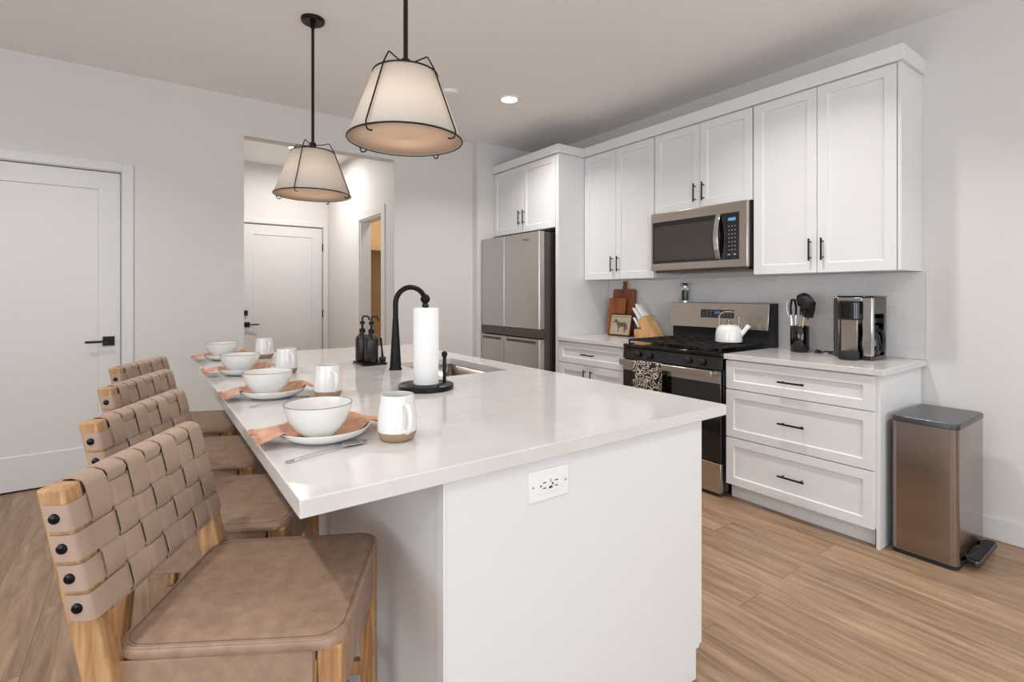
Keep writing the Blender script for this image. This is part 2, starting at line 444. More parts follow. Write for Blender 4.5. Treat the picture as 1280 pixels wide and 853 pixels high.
# doors
def door(name, x0, x1, z1, y, rail, zrec0, hx, hz, lever_dir, rosette):
    bm = B()
    r = [(x0+.004, .012), (x1-.004, z1-.006)]
    X0, X1, Z0, Z1 = x0+.004, x1-.004, .012, z1-.006
    def ring(a, d, zb=None):
        zb = Z0+a if zb is None else zb
        return [bm.verts.new(p) for p in ((X0+a, y+d, zb), (X1-a, y+d, zb), (X1-a, y+d, Z1-a), (X0+a, y+d, Z1-a))]
    r0 = ring(0, .04); r1 = ring(0, 0); r2 = ring(rail, 0, zrec0); r3 = ring(rail+.005, .009, zrec0+.005)
    bm.faces.new(r0)
    for a, b in ((r0, r1), (r1, r2), (r2, r3)):
        for i in range(4): bm.faces.new((a[i], a[(i+1) % 4], b[(i+1) % 4], b[i]))
    bm.faces.new(r3)
    d = struct(name, bm, 'trim', bevel=.001)
    h = B()
    bx(h, hx-rosette, hx+rosette, y-.008, y+.001, hz-rosette, hz+rosette)
    tube(h, [(hx, y, hz), (hx, y-.045, hz)], .009)
    bx(h, min(hx-lever_dir*.01, hx+lever_dir*.125), max(hx-lever_dir*.01, hx+lever_dir*.125), y-.055, y-.043, hz-.008, hz+.008)
    hd = O('door_handle', h, 'black', d, label='black lever handle on a square plate', bevel=.001)
    return d
door('door_1', DX0, DX1, DZ, YB+.012, .122, .235, -.203, .967, -1, .033)
door('door_2', HDX0, HDX1, HDZ, HY+.012, .125, .235, .995, .936, 1, .03)
d2 = bpy.data.objects['door_2']
O('deadbolt', box(.962, 1.0, HY-.012, HY+.013, 1.045, 1.105), 'black', d2, label='black square deadbolt', bevel=.002)
for z in (1.90, 1.05, .28):
    bm = B(); tube(bm, [(HDX1+.002, HY+.004, z-.05), (HDX1+.002, HY+.004, z+.05)], .009)
    O('hinge', bm, 'black', d2, label='black hinge')
d1 = bpy.data.objects['door_1']
def casing(name, x0, x1, z1, y):
    bm = B(); w = .07
    bx(bm, x0-w, x0-.006, y-.013, y, 0, z1+w); bx(bm, x1+.006, x1+w, y-.013, y, 0, z1+w); bx(bm, x0-.006, x1+.006, y-.013, y, z1+.006, z1+w)
    bx(bm, x0-.02, x0, y, y+.11, 0, z1); bx(bm, x1, x1+.005, y-.001, y+.11, 0, z1)
    struct(name, bm, 'trim', bevel=.0015)
casing('trim_1', DX0, DX1, DZ, YB)
casing('trim_2', HDX0, HDX1, HDZ, HY)
bm = B(); w = .085
bx(bm, HX1-.013, HX1, CY0-w, CY0, 0, CZ+w); bx(bm, HX1-.013, HX1, CY1, CY1+w, 0, CZ+w); bx(bm, HX1-.013, HX1, CY0, CY1, CZ, CZ+w)
bx(bm, HX1-.001, HX1+T, CY1-.018, CY1, 0, CZ); bx(bm, HX1-.001, HX1+T, CY0, CY0+.018, 0, CZ); bx(bm, HX1-.001, HX1+T, CY0, CY1, CZ-.018, CZ)
struct('trim_3', bm, 'trim', bevel=.0015)
# black sheets behind both door leaves stand in for shade in the gaps
struct('gap_shade_1', box(DX0, DX1, YB+.055, YB+.1, 0, DZ), 'gap', smooth=False)
struct('gap_shade_2', box(HDX0, HDX1, HY+.055, HY+.1, 0, HDZ), 'gap', smooth=False)
BH = .115
struct('baseboard_right', box(XR-.014, XR, YF, 1.0, 0, BH), 'trim', bevel=.003)
bm = B(); bx(bm, DX1+.07, OX0, YB-.014, YB, 0, BH); bx(bm, OX1, 2.795, YB-.014, YB, 0, BH); bx(bm, XL, DX0-.07, YB-.014, YB, 0, BH)
struct('baseboard_back', bm, 'trim', bevel=.003)
struct('baseboard_left', box(XL, XL+.014, YF, YB-.014, 0, BH), 'trim', bevel=.003)
bm = B(); bx(bm, HX0, HDX0-.07, HY-.014, HY, 0, BH); bx(bm, HX1-.014, HX1, CY1+.085, HY-.014, 0, BH)
struct('baseboard_hall', bm, 'trim', bevel=.003)

# ------------------------------------------------------------------ recessed lamps
def can_light(x, y, power, label, spread=130):
    t = thing('recessed_light', (x, y, ZC-.004), label, 'ceiling light', 'recessed lights in the ceiling')
    bm = B(); lathe(bm, [(.062, 0), (.066, -.006), (.085, -.005), (.088, 0), (.088, .002), (.062, .002)], (x, y, ZC-.002), 32, cap=False)
    O('trim_ring', bm, 'white_plastic', t, label='white trim ring')
    bm = B(); lathe(bm, [(.001, -.002), (.062, -.002), (.062, 0)], (x, y, ZC-.001), 32, cap=False)
    O('lens', bm, 'led', t, label='glowing white lens')
    area('lamp', (0, 0, -.012), (0, 0, 0), .12, .12, power, CAN_COL, spread, t, 'DISK')
can_light(2.40, 3.36, CAN_W, 'round recessed ceiling light in front of the upper cabinets, near the fridge')
can_light(1.325, 5.83, 19, 'round recessed light in the hallway ceiling behind the far pendant', 175)
can_light(2.40, 1.45, CAN_W, 'round recessed ceiling light over the aisle beside the drawer cabinet')
can_light(2.40, -.5, CAN_W, 'round recessed ceiling light above the right side of the living area')
can_light(-.75, 3.36, CAN_W*.8, 'round recessed ceiling light near the plain white door')
can_light(-.75, 1.3, CAN_W*.8, 'round recessed ceiling light behind the bar stools')
can_light(-.75, -.9, CAN_W, 'round recessed ceiling light above the living area floor')
can_light(2.45, 5.3, 6, 'round recessed light inside the tan closet')
bm = B(); lathe(bm, [(.001, -.03), (.045, -.03), (.062, -.024), (.066, -.008), (.066, 0)], (1.93, 3.50, ZC-.0005), 32)
O('smoke_detector', bm, 'white_plastic', label='small round white smoke detector on the ceiling behind the near pendant', cat='smoke detector')

# ------------------------------------------------------------------ pendants
def pendant(x, y, a0, label):
    t = thing('pendant_lamp', (x, y, ZC-.03), label, 'pendant lamp', 'pendant lamps over the island')
    R0, R1, Z0, Z1 = .207, .116, 1.868, 2.112
    bm = B(); lathe(bm, [(.001, ZC-.022), (.058, ZC-.022), (.064, ZC-.016), (.065, ZC-.001), (.001, ZC-.001)], (x, y, 0), 40, cap=False)
    lathe(bm, [(.015, ZC-.05), (.015, ZC-.02)], (x, y, 0), 16)
    O('canopy', bm, 'bronze', t)
    bm = B(); lathe(bm, [(.0085, 2.165), (.0085, ZC-.03)], (x, y, 0), 14); O('rod', bm, 'bronze', t)
    bm = B(); lathe(bm, [(.002, 2.140), (.017, 2.143), (.02, 2.155), (.017, 2.168), (.009, 2.172)], (x, y, 0), 18); O('hub', bm, 'bronze', t)
    bm = B(); lathe(bm, [(R0, Z0), (R1, Z1)], (x, y, 0), 64, cap=False); sh = O('lamp_shade', bm, 'shade', t, solid=.002, label='cream fabric cone')
    bm = B(); lathe(bm, [(.001, Z0+.004), (R0-.003, Z0+.004)], (x, y, 0), 64, cap=False); O('diffuser', bm, 'diffuser', t, solid=.002, label='fabric underside with warm bounce light in its tint')
    for nm, R, Z in (('bottom_ring', R0+.002, Z0), ('top_ring', R1+.002, Z1)):
        bm = B(); tube(bm, [(x+R*cos(2*pi*i/64), y+R*sin(2*pi*i/64), Z) for i in range(64)], .0032, 8, closed=True); O(nm, bm, 'bronze', t)
    for k in range(4):
        a = radians(a0+90*k); c, s = cos(a), sin(a)
        P = lambda r, z: (x+r*c, y+r*s, z)
        pts = [P(.012, 2.155), P(.045, 2.153), P(R1-.022, 2.160), P(R1-.017, 2.157), P(R1+.009, 2.112), P(R0+.008, Z0+.01), P(R0+.009, Z0-.006), P(R0+.002, Z0-.016), P(R0-.012, Z0-.018), P(R0-.022, Z0-.014)]
        bm = B(); tube(bm, pts, .0028, 8); O('wire_arm', bm, 'bronze', t)
    d = bpy.data.lights.new('bulb', 'POINT'); d.energy = .5; d.color = (1, .88, .74); d.shadow_soft_size = .05
    o = bpy.data.objects.new('bulb', d); COL.objects.link(o); o.parent = t; o.location = (0, 0, 2.0-(ZC-.03))
pendant(.787, 1.764, 29, 'nearer of the two cone shaped fabric pendants hanging over the island')
pendant(.787, 3.046, 50.5, 'farther of the two cone shaped fabric pendants, hanging before the hallway')

# ================================================================== island
IX0, IX1, IY0, IY1, CT = .235, 1.642, 1.0, 3.67, .914
SX0, SX1, SY0, SY1 = 1.13, 1.50, 2.11, 2.70
bm = B()
o_ = [(IX0, IY0), (IX1, IY0), (IX1, IY1), (IX0, IY1)]; i_ = [(SX0, SY0), (SX1, SY0), (SX1, SY1), (SX0, SY1)]
V = {}
for z in (CT-.036, CT):
    V['o', z] = [bm.verts.new((*p, z)) for p in o_]; V['i', z] = [bm.verts.new((*p, z)) for p in i_]
    for k in range(4): bm.faces.new((V['o', z][k], V['o', z][(k+1) % 4], V['i', z][(k+1) % 4], V['i', z][k]))
for g in 'oi':
    for k in range(4): bm.faces.new((V[g, CT-.036][k], V[g, CT-.036][(k+1) % 4], V[g, CT][(k+1) % 4], V[g, CT][k]))
O('island_countertop', bm, 'quartz', label='glossy white quartz worktop of the island with a sink cutout', cat='countertop', bevel=.002)
isl = thing('kitchen_island', (1.05, 2.33, 0), 'white panelled kitchen island base below the large quartz top', 'kitchen island')
zt = CT-.0365
BX0, BX1, BY0, BY1 = .556, 1.528, 1.03, 3.64
# end panels with a toe notch on the aisle side
for y0, y1 in ((BY0, BY0+.02), (BY1-.02, BY1)):
    bm = B(); prism(bm, [(BX0, 0), (BX1-.018, 0), (BX1-.018, .1), (BX1, .1), (BX1, zt), (BX0, zt)], y0, y1, lambda x, z, y: (x, y, z))
    O('end_panel', bm, 'cab', isl, bevel=.0015)
O('back_panel', box(BX0+.001, BX0+.018, BY0+.0205, BY1-.0205, 0, zt), 'cab', isl)
O('corner_trim', box(BX0-.006, BX0+.0005, BY0-.003, BY0+.03, 0, zt), 'cab', isl, bevel=.001)
O('toe_kick', box(BX1-.075, BX1-.06, BY0+.0205, BY1-.0205, 0, .1), 'cab', isl)
O('bottom_shelf', box(BX0+.019, BX1-.03, BY0+.0205, BY1-.0205, .1, .118), 'cab', isl)
yy = [BY0+.003, 1.68, 2.33, 2.98, BY1-.003]
for a, b in zip(yy, yy[1:]):
    bm = shaker(B(), BX1+.021, a+.002, b-.002, .105, zt-.006, sgn=-1); d = O('door', bm, 'cab', isl, bevel=.001)
    bar_pull(d, BX1+.021, b-.05, .72, .14, sgn=-1)
# outlet
ol = O('power_outlet', box(.794, .928, BY0-.006, BY0+.001, .762, .842), 'white_plastic', isl, label='white duplex outlet with charging port', bevel=.002)
O('receptacle', box(.822, .900, BY0-.0085, BY0-.005, .781, .823), 'white_plastic', ol, bevel=.0015)
bm = B()
for cx in (.842, .882):
    for dz in (-.007, .007): bx(bm, cx-.005, cx+.005, BY0-.0092, BY0-.008, .802+dz-.0013, .802+dz+.0013)
    lathe(bm, [(.0028, BY0-.0092), (.0028, BY0-.008)], (cx-.0125, 0, .802), 10, 'y')
bx(bm, .857, .868, BY0-.0092, BY0-.008, .791, .797); bx(bm, .8615, .8635, BY0-.0092, BY0-.008, .806, .815)
O('outlet_slots', bm, 'dark_mark', ol, label='dark socket slots')
for cx in (.806, .916):
    bm = B(); lathe(bm, [(.0028, BY0-.0072), (.0028, BY0-.005)], (cx, 0, .802), 10, 'y'); O('screw', bm, 'grey_mark', ol)

# sink
sk = thing('kitchen_sink', (1.315, 2.405, CT-.037), 'rectangular stainless steel sink sunk into the island top', 'sink')
bm = B()
a, b_, c_, d_ = SX0+.004, SX1-.004, SY0+.004, SY1-.004; zb = CT-.24; z1 = CT-.037
top = [(a, c_), (b_, c_), (b_, d_), (a, d_)]
v0 = [bm.verts.new((x, y, z1)) for x, y in rrect(a, b_, c_, d_, .02, 4)]
v1 = [bm.verts.new((x, y, zb+.015)) for x, y in rrect(a+.004, b_-.004, c_+.004, d_-.004, .02, 4)]
v2 = [bm.verts.new((x, y, zb)) for x, y in rrect(a+.02, b_-.02, c_+.02, d_-.02, .02, 4)]
n = len(v0)
for p, q in ((v0, v1), (v1, v2)):
    for i in range(n): bm.faces.new((p[i], p[(i+1) % n], q[(i+1) % n], q[i]))
bm.faces.new(v2)
O('basin', bm, 'sink', sk, solid=.0015)
bm = B(); lathe(bm, [(.001, .004), (.03, .004), (.04, .006), (.042, .002)], (1.315, 2.405, zb), 24); O('drain', bm, 'silver', sk)

# faucet
fx, fy = 1.038, 2.45
ft = thing('faucet', (fx, fy, CT), 'matte black gooseneck kitchen faucet with a tapered base', 'faucet')
bm = B(); lathe(bm, [(.001, 0), (.032, 0), (.032, .006), (.029, .012), (.022, .13), (.0165, .22), (.0145, .26)], (fx, fy, CT), 28); O('base', bm, 'black', ft)
pts = [(fx, fy, CT+.255), (fx, fy, 1.25)]; R = .084
for i in range(1, 17):
    a = pi-i*(pi*.86)/16; pts.append((fx+R+R*cos(a), fy, 1.25+R*sin(a)))
bm = B(); tube(bm, pts, .0135, 16); O('spout', bm, 'black', ft)
ex, ez = pts[-1][0], pts[-1][2]
bm = B()
lathe(bm, [(.001, .026), (.012, .0235), (.020, .016), (.0255, .002), (.0255, -.004), (.020, -.017), (.014, -.022), (.014, -.03)], (ex+.006, fy, ez-.012), 24)
lathe(bm, [(.0155, -.028), (.017, -.036), (.017, -.10), (.014, -.106)], (ex+.006, fy, ez-.012), 20); O('spray_head', bm, 'black', ft)
bm = B(); tube(bm, [(ex+.018, fy, ez-.09), (ex+.034, fy-.006, ez-.086), (ex+.056, fy-.014, ez-.072)], [.006, .006, .004], 12); O('lever', bm, 'black', ft)

# soap bottles on a tray with a brush
tr = O('soap_tray', prism(B(), rrect(.945, 1.080, 2.655, 2.835, .012), CT+.0003, CT+.012), 'black', label='flat black tray under the dark soap bottles', cat='tray', bevel=.002)
def soap(x, y, rot, label):
    t = thing('soap_bottle', (0, 0, 0), label, 'soap dispenser', 'soap bottles on the tray')
    bm = B(); lathe(bm, [(.001, 0), (.034, 0), (.037, .004), (.037, .118), (.033, .135), (.02, .150), (.013, .156), (.013, .165)], (0, 0, 0), 28); O('bottle', bm, 'soap', t)
    bm = B(); lathe(bm, [(.016, .160), (.0165, .178), (.011, .182), (.006, .184), (.006, .205), (.013, .206), (.013, .222), (.001, .223)], (0, 0, 0), 18)
    O('collar', bm, 'black', t)
    bm = B(); pts = [(0, 0, .205), (0, 0, .232)]
    for i in range(1, 10):
        a = pi-i*pi/9; pts.append((.018+.018*cos(a), 0, .238+.012*sin(a)))
    pts.append((.036, 0, .226)); tube(bm, pts, .005, 10); O('pump_spout', bm, 'bronze', t)
    t.location = (x, y, CT+.0125); t.rotation_euler.z = radians(rot); return t
soap(1.004, 2.700, -30, 'dark brown pump soap bottle at the front of the black tray')
soap(.985, 2.786, -30, 'dark brown pump soap bottle at the back of the black tray')
db = thing('dish_brush', (1.05, 2.71, CT+.012), 'black dish brush with an upright handle beside the soap bottles', 'brush')
bm = B(); lathe(bm, [(.001, 0), (.014, 0), (.018, .012), (.018, .024), (.012, .030)], (1.060, 2.680, CT+.0125), 18); O('brush_head', bm, 'rubber', db)
bm = B(); tube(bm, [(1.060, 2.68, CT+.04), (1.056, 2.68, CT+.09), (1.050, 2.68, CT+.145)], [.007, .005, .006], 10); O('handle', bm, 'black', db)

# paper towel holder and roll
px_, py_ = .93, 1.885
h = thing('paper_towel_holder', (px_, py_, CT), 'round matte black paper towel holder standing before the sink', 'paper towel holder')
bm = B(); lathe(bm, [(.001, .0003), (.108, .0003), (.111, .003), (.111, .018), (.107, .021), (.001, .021)], (px_, py_, CT), 56); O('base', bm, 'black', h)
bm = B(); lathe(bm, [(.006, .02), (.006, .330), (.012, .334), (.012, .34), (.001, .343)], (px_, py_, CT), 14); O('centre_rod', bm, 'black', h)
qx, qy = px_+.078, py_-.012
bm = B(); lathe(bm, [(.0075, .02), (.0075, .125)], (qx, qy, CT), 14, cap=True)
lathe(bm, [(.001, .122), (.008, .124), (.0125, .134), (.0125, .138), (.008, .147), (.001, .149)], (qx, qy, CT), 16); O('tension_arm', bm, 'black', h)
bm = B()
lathe(bm, [(.019, .022), (.050, .022), (.051, .024), (.051, .327), (.049, .329), (.019, .329)], (px_, py_, CT), 56, cap=False)
lathe(bm, [(.019, .022), (.019, .329)], (px_, py_, CT), 56, cap=False)
O('paper_towel_roll', bm, 'paper', label='white paper towel roll standing on the black holder', cat='paper towel roll')

# ------------------------------------------------------------------ place settings
ordn = ['nearest', 'second nearest', 'third nearest', 'farthest']
def plate(x, y, i):
    bm = B(); z = CT+.0004
    lathe(bm, [(.001, .003), (.064, 0), (.069, .002), (.092, .009), (.108, .020), (.1145, .031), (.1135, .0325), (.1115, .032), (.104, .0225), (.088, .0135), (.066, .0085), (.001, .0075)], (x, y, z), 64)
    O('dinner_plate', bm, 'ceramic', label='white stoneware plate under the '+ordn[i]+' bowl on the island', cat='plate', group='plates along the island')
def bowl(x, y, i):
    t = thing('soup_bowl', (x, y, CT+.0155), ordn[i]+' white stoneware bowl, resting on an orange napkin', 'bowl', 'bowls along the island')
    z = CT+.0165
    bm = B(); lathe(bm, [(.001, .002), (.036, .002), (.037, 0), (.042, 0), (.044, .004), (.060, .018), (.074, .040), (.082, .062), (.086, .081), (.0835, .0815), (.079, .062), (.070, .040), (.056, .020), (.035, .008), (.001, .006)], (x, y, z), 64)
    O('bowl', bm, 'ceramic', t)
    bm = B(); tube(bm, [(x+.0848*cos(2*pi*k/64), y+.0848*sin(2*pi*k/64), z+.0815) for k in range(64)], .0013, 6, closed=True); O('rim', bm, 'rimline', t, label='thin brown rim')
def mug(x, y, ang, label):
    t = thing('mug', (0, 0, 0), label, 'mug', 'mugs along the island')
    bm = B(); lathe(bm, [(.0475, .024), (.0482, .034), (.0478, .055), (.0455, .080), (.0425, .100), (.0405, .118), (.0385, .119), (.0383, .116), (.041, .10), (.044, .075), (.045, .04), (.043, .014), (.001, .010)], (0, 0, 0), 48, cap=False)
    O('body', bm, 'ceramic', t)
    bm = B(); lathe(bm, [(.001, 0), (.036, 0), (.0405, .003), (.0455, .014), (.0478, .0245), (.046, .0245)], (0, 0, 0), 48, cap=False); O('foot', bm, 'clay', t, label='bare tan clay base')
    pts = []
    for k in range(15):
        a = radians(80-k*165/14); pts.append((.044+.030*max(0, cos(a))**.8 if cos(a) > 0 else .044, 0, .064+.036*sin(a)))
    pts[0] = (.0425, 0, pts[0][2]); pts[-1] = (.045, 0, pts[-1][2])
    bm = B(); tube(bm, pts, .0068, 12); O('handle', bm, 'ceramic', t)
    t.location = (x, y, CT+.0004); t.rotation_euler.z = radians(ang); t.scale = (1.07, 1.07, 1.0); return t
def napkin(x, y, seed, label):
    rnd = random.Random(seed)
    t = thing('cloth_napkin', (x, y, CT), label, 'napkin', 'napkins under the bowls')
    bm = B(); nu, nv = 60, 22; L0, L1 = -.150, .180
    ph = [rnd.uniform(0, 6.28) for _ in range(4)]
    PP = [(0, .0075), (.066, .0085), (.088, .0135), (.104, .0225), (.1115, .032), (.1145, .0325)]
    def zz(u, v):
        r = math.hypot(u-.007, v+.035)
        base = 0
        for (ra, za), (rb, zb_) in zip(PP, PP[1:]):
            if ra <= r <= rb: base = za+(zb_-za)*(r-ra)/(rb-ra)
        if r > .1145: base = .0325-.024*min((r-.1145)/.05, 1)**.9
        k = max(0, min(1, (abs(u+.013)-.070)/.04))
        wr = .5+.28*sin(v*70+ph[0]+u*14)+.22*sin(v*38+ph[1]-u*30)+.12*sin(v*120+ph[2])
        return CT+base+.0042+k*max(0, wr)*.013
    grid = []
    for i in range(nu+1):
        row = []
        for j in range(nv+1):
            s = i/nu; u = L0+(L1-L0)*s; q = (j/nv-.5)
            wdt = .135+.035*abs(2*s-1)**1.5
            if s > .75: wdt *= 1-.65*((s-.75)/.25)**1.3
            vv = q*wdt+.010*sin(s*5+ph[3])-.02*(s-.5)
            row.append(bm.verts.new((x+u+.003*sin(q*9+ph[1])*abs(2*s-1), y+vv, zz(u, vv))))
        grid.append(row)
    for i in range(nu):
        for j in range(nv): bm.faces.new((grid[i][j], grid[i+1][j], grid[i+1][j+1], grid[i][j+1]))
    e0 = [g.co.copy() for g in grid[0]]; e1 = [grid[i][0].co.copy() for i in range(8)]
    O('cloth', bm, 'linen', t, solid=.0016, angle=180)
    bm = B()
    for k in range(90):
        s = k/89*(len(e0)-1); a = int(min(s, len(e0)-2)); p = e0[a].lerp(e0[a+1], s-a)
        q = p+Vector((-.009-rnd.random()*.007, rnd.uniform(-.003, .003), rnd.uniform(-.005, .001)))
        q.z = max(q.z, CT+.002); tube(bm, [p, (p+q)/2+Vector((0, 0, .001)), q], [.0011, .0009, .0006], 5)
    O('fringe', bm, 'linen', t, label='frayed edge threads')
def spoon(x, y, ang, label):
    t_ = B(); n = 40; L_ = .212; rows = []
    for i in range(n+1):
        s = i/n
        if s < .68: w = .0052-.0022*sin(s/.68*pi*.5)+ (.0015 if s < .05 else 0); dz = .004*sin(s/.68*pi)+.002; dep = 0
        else:
            q = (s-.68)/.32; w = .003+.0165*math.sqrt(max(0, 1-(2*q-1.06)**2)) if abs(2*q-1.06) < 1 else .002; dz = .0075-.0055*sin(min(1, q*1.2)*pi*.5)+.003*max(0, q-.8)*4; dep = .0065*sin(q*pi)
        row = []
        for k in range(7):
            c = (k-3)/3; row.append(t_.verts.new((s*L_, c*w, dz+.001-dep*(1-c*c)+dep*.6)))
        rows.append(row)
    for a, b in zip(rows, rows[1:]):
        for k in range(6): t_.faces.new((a[k], b[k], b[k+1], a[k+1]))
    o = O('spoon', t_, 'silver', solid=.0016, angle=180, label=label, cat='spoon', group='spoons along the island')
    me = o.data
    R_ = Matrix.Rotation(radians(ang), 4, 'Z')
    off = Vector((o.location.x, o.location.y, 0))
    me.transform(Matrix.Translation(off)); me.transform(R_); o.location = (x, y, CT+.0012)
YS = [1.395, 2.075, 2.745, 3.43]
for i, y in enumerate(YS):
    plate(.392, y, i); bowl(.372, y-.01, i)
    napkin(.385, y+.035, 11+i*3, 'orange linen napkin with frayed edges under the '+ordn[i]+' bowl')
mug(.545, 1.275, -88, 'nearest white mug with a bare clay base, standing alone in front')
mug(.560, 1.955, -84, 'white mug with clay base, second nearest along the island')
mug(.565, 2.665, -80, 'white mug with clay base, third nearest along the island')
mug(.590, 3.37, -80, 'white mug with clay base, farthest along the island')
spoon(.262, 1.234, 17, 'silver spoon in front of the nearest plate')
spoon(.290, 1.915, 14, 'silver spoon beside the second nearest plate')
spoon(.268, 2.575, 15, 'silver spoon beside the third nearest plate')

# ================================================================== bar stools
def make_stool():
    t = thing('bar_stool', (0, 0, 0), 'x', 'bar stool', 'woven leather bar stools along the island')
    F = lambda z: -.257+.235*(.957-z)         # front face of the back posts
    Z0b, Z1b = .0, .957
    for s in (-1, 1):
        lo, li = .235*s, .188*s
        bm = B()
        f0, f1, f2 = F(.957), F(.62), F(.62)-.03
        def sec(z, f, d, a=lo, b=li): return [(f-d, a, z), (f, a, z), (f, b, z), (f-d, b, z)]
        secs = [sec(0, f2-.02, .036), sec(.50, F(.62)-.004, .050), sec(.62, F(.62), .050), sec(.957, f0, .044)]
        vs = [[bm.verts.new(p) for p in q] for q in secs]
        bm.faces.new(vs[0]); bm.faces.new(vs[-1])
        for p, q in zip(vs, vs[1:]):
            for k in range(4): bm.faces.new((p[k], p[(k+1) % 4], q[(k+1) % 4], q[k]))
        O('leg', bm, 'oak', t, bevel=.006, seg=3, label='oak rear leg and back post')
        a, b = .206*s, .160*s
        bm = B(); hexa(bm, [(.184, a*.98, 0), (.215, a*.98, 0), (.215, b*1.08, 0), (.184, b*1.08, 0)], [(.166, a, .632), (.214, a, .632), (.214, b, .632), (.166, b, .632)])
        O('leg', bm, 'oak', t, bevel=.006, seg=3, label='oak front leg')
    # rails and stretchers
    bm = B(); hexa(bm, [(F(.93)-.034, -.19, .925), (F(.93)-.012, -.19, .925), (F(.93)-.012, .19, .925), (F(.93)-.034, .19, .925)], [(F(.95)-.034, -.19, .950), (F(.95)-.012, -.19, .950), (F(.95)-.012, .19, .950), (F(.95)-.034, .19, .950)])
    O('top_rail', bm, 'oak', t, bevel=.003)
    bm = B(); hexa(bm, [(F(.74)-.034, -.19, .715), (F(.73)-.014, -.19, .715), (F(.73)-.014, .19, .715), (F(.74)-.034, .19, .715)], [(F(.75)-.034, -.19, .750), (F(.75)-.014, -.19, .750), (F(.75)-.014, .19, .750), (F(.75)-.034, .19, .750)])
    O('lower_rail', bm, 'oak', t, bevel=.003)
    O('stretcher', box(.188, .208, -.163, .163, .17, .205), 'oak', t, bevel=.003)
    O('stretcher', box(-.232, -.212, -.19, .19, .25, .285), 'oak', t, bevel=.003)
    for s in (-1, 1): O('stretcher', box(-.205, .19, .178*s-.011, .178*s+.011, .30, .335), 'oak', t, bevel=.003)
    # seat frame
    bm = B()
    bx(bm, -.185, .165, -.196, -.172, .555, .60); bx(bm, -.185, .165, .172, .196, .555, .60); bx(bm, .172, .20, -.16, .16, .555, .60); bx(bm, -.225, -.195, -.186, .186, .555, .60)
    O('seat_rail', bm, 'oak', t, bevel=.003)
    # leather sling: wraps the frame
    bm = B()
    outl = [(-.195, -.186), (-.195, .186), (.163, .203), (.163, .156), (.209, .150), (.209, -.150), (.163, -.156), (.163, -.203)]
    prism(bm, outl, .600, .628)
    for s in (-1, 1): bx(bm, -.19, .160, min(.199*s, .206*s), max(.199*s, .206*s), .525, .628)
    bx(bm, .206, .213, -.152, .152, .525, .628)
    O('seat_sling', bm, 'leather', t, bevel=.004)
    # cushion
    bm = B()
    rings = []
    for z, d in ((.6285, .004), (.631, .0), (.646, 0), (.650, .003), (.652, .008), (.655, .03), (.658, .09)):
        o_ = rrect(-.198+d, .218-d, -.216+d, .216-d, max(.05-d*.5, .02), 8)
        rings.append([bm.verts.new((x, y*(1-.04*(x < -.1)), z)) for x, y in o_])
    nn = len(rings[0])
    for p, q in zip(rings, rings[1:]):
        for i in range(nn): bm.faces.new((p[i], p[(i+1) % nn], q[(i+1) % nn], q[i]))
    bm.faces.new(rings[0]); bm.faces.new(rings[-1])
    cu = O('seat_cushion', bm, 'leather', t, angle=60)
    for zp, dd, rr, mt_ in ((.6500, .0035, .0024, 'leather'), (.6528, .0095, .0006, 'leather_edge')):
        bm = B(); tube(bm, [(x, y*(1-.04*(x < -.1)), zp) for x, y in rrect(-.198+dd, .218-dd, -.216+dd, .216-dd, .048, 8)], rr, 8, closed=True)
        O('piping' if mt_ == 'leather' else 'stitching', bm, mt_, cu)
    # woven back
    th = .003
    SV = [(-.160+.0605*j) for j in range(7)]; ZH = [.907-.0525*i for i in range(4)]
    A = .0042
    def off(i, j): return A if (i+j) % 2 else -A
    for i, z in enumerate(ZH):
        fz = F(z)
        pts = [(fz-.036, -.2375, z), (fz-.012, -.2385, z), (fz+.0, -.2375, z), (fz+.003, -.232, z), (fz+.004, -.205, z), (fz+.003, -.192, z)]
        for j in range(7):
            o1 = off(i, j)
            for e in (-.022, -.012, .012, .022): pts.append((fz-.001+o1, SV[j]+e, z))
        pts += [(fz+.003, .232, z), (fz+.0, .2375, z), (fz-.012, .2385, z), (fz-.036, .2375, z)]
        bm = B(); ribbon(bm, pts, (-.235, 0, 1), .0235, th)
        O('horizontal_strap', bm, 'strap', t, angle=60)
    for j, y in enumerate(SV):
        pts = [(F(.76)-.037, y, .76), (F(.945)-.037, y, .945), (F(.953)-.034, y, .9585), (F(.953)-.018, y, .960), (F(.953)-.001, y, .954), (F(.945)+.003, y, .945)]
        for i, z in enumerate(ZH):
            o1 = -off(i, j)
            for e in (.018, .008, -.008, -.018): pts.append((F(z+e)-.001+o1, y, z+e))
        pts += [(F(.716)-.004, y, .716), (F(.71)-.012, y, .7115), (F(.71)-.034, y, .7115)]
        bm = B(); ribbon(bm, pts, (0, 1, 0), .0262, th)
        O('vertical_strap', bm, 'strap', t, angle=60)
    for s in (-1, 1):
        for z in ZH:
            bm = B(); lathe(bm, [(.0095, 0), (.0085, .0025), (.005, .004), (.001, .0045)], (0, 0, 0), 16, 'y', cap=False)
            for v in bm.verts: v.co.y = s*(.2398+v.co.y); v.co.x += F(z)-.020; v.co.z += z
            O('rivet', bm, 'rivet', t, label='black domed rivet')
    return t
st0 = make_stool()
LBL = ['bar stool nearest the camera, whole woven back and seat in view', 'bar stool second nearest, its woven back just behind the nearest one', 'bar stool third nearest, second from the hallway end', 'bar stool farthest along the island, closest to the white door']
POS = [(.223, 1.258, -30), (.232, 1.835, -28), (.232, 2.45, -25.5), (.235, 3.07, -24.5)]
for i, (x, y, r) in enumerate(POS):
    s = st0 if i == 0 else dup(st0)
    s['label'] = LBL[i]; s.location = (x, y, 0); s.rotation_euler.z = radians(r)

# ================================================================== cabinets on the right wall
WX = XR-.0005
G = .0015
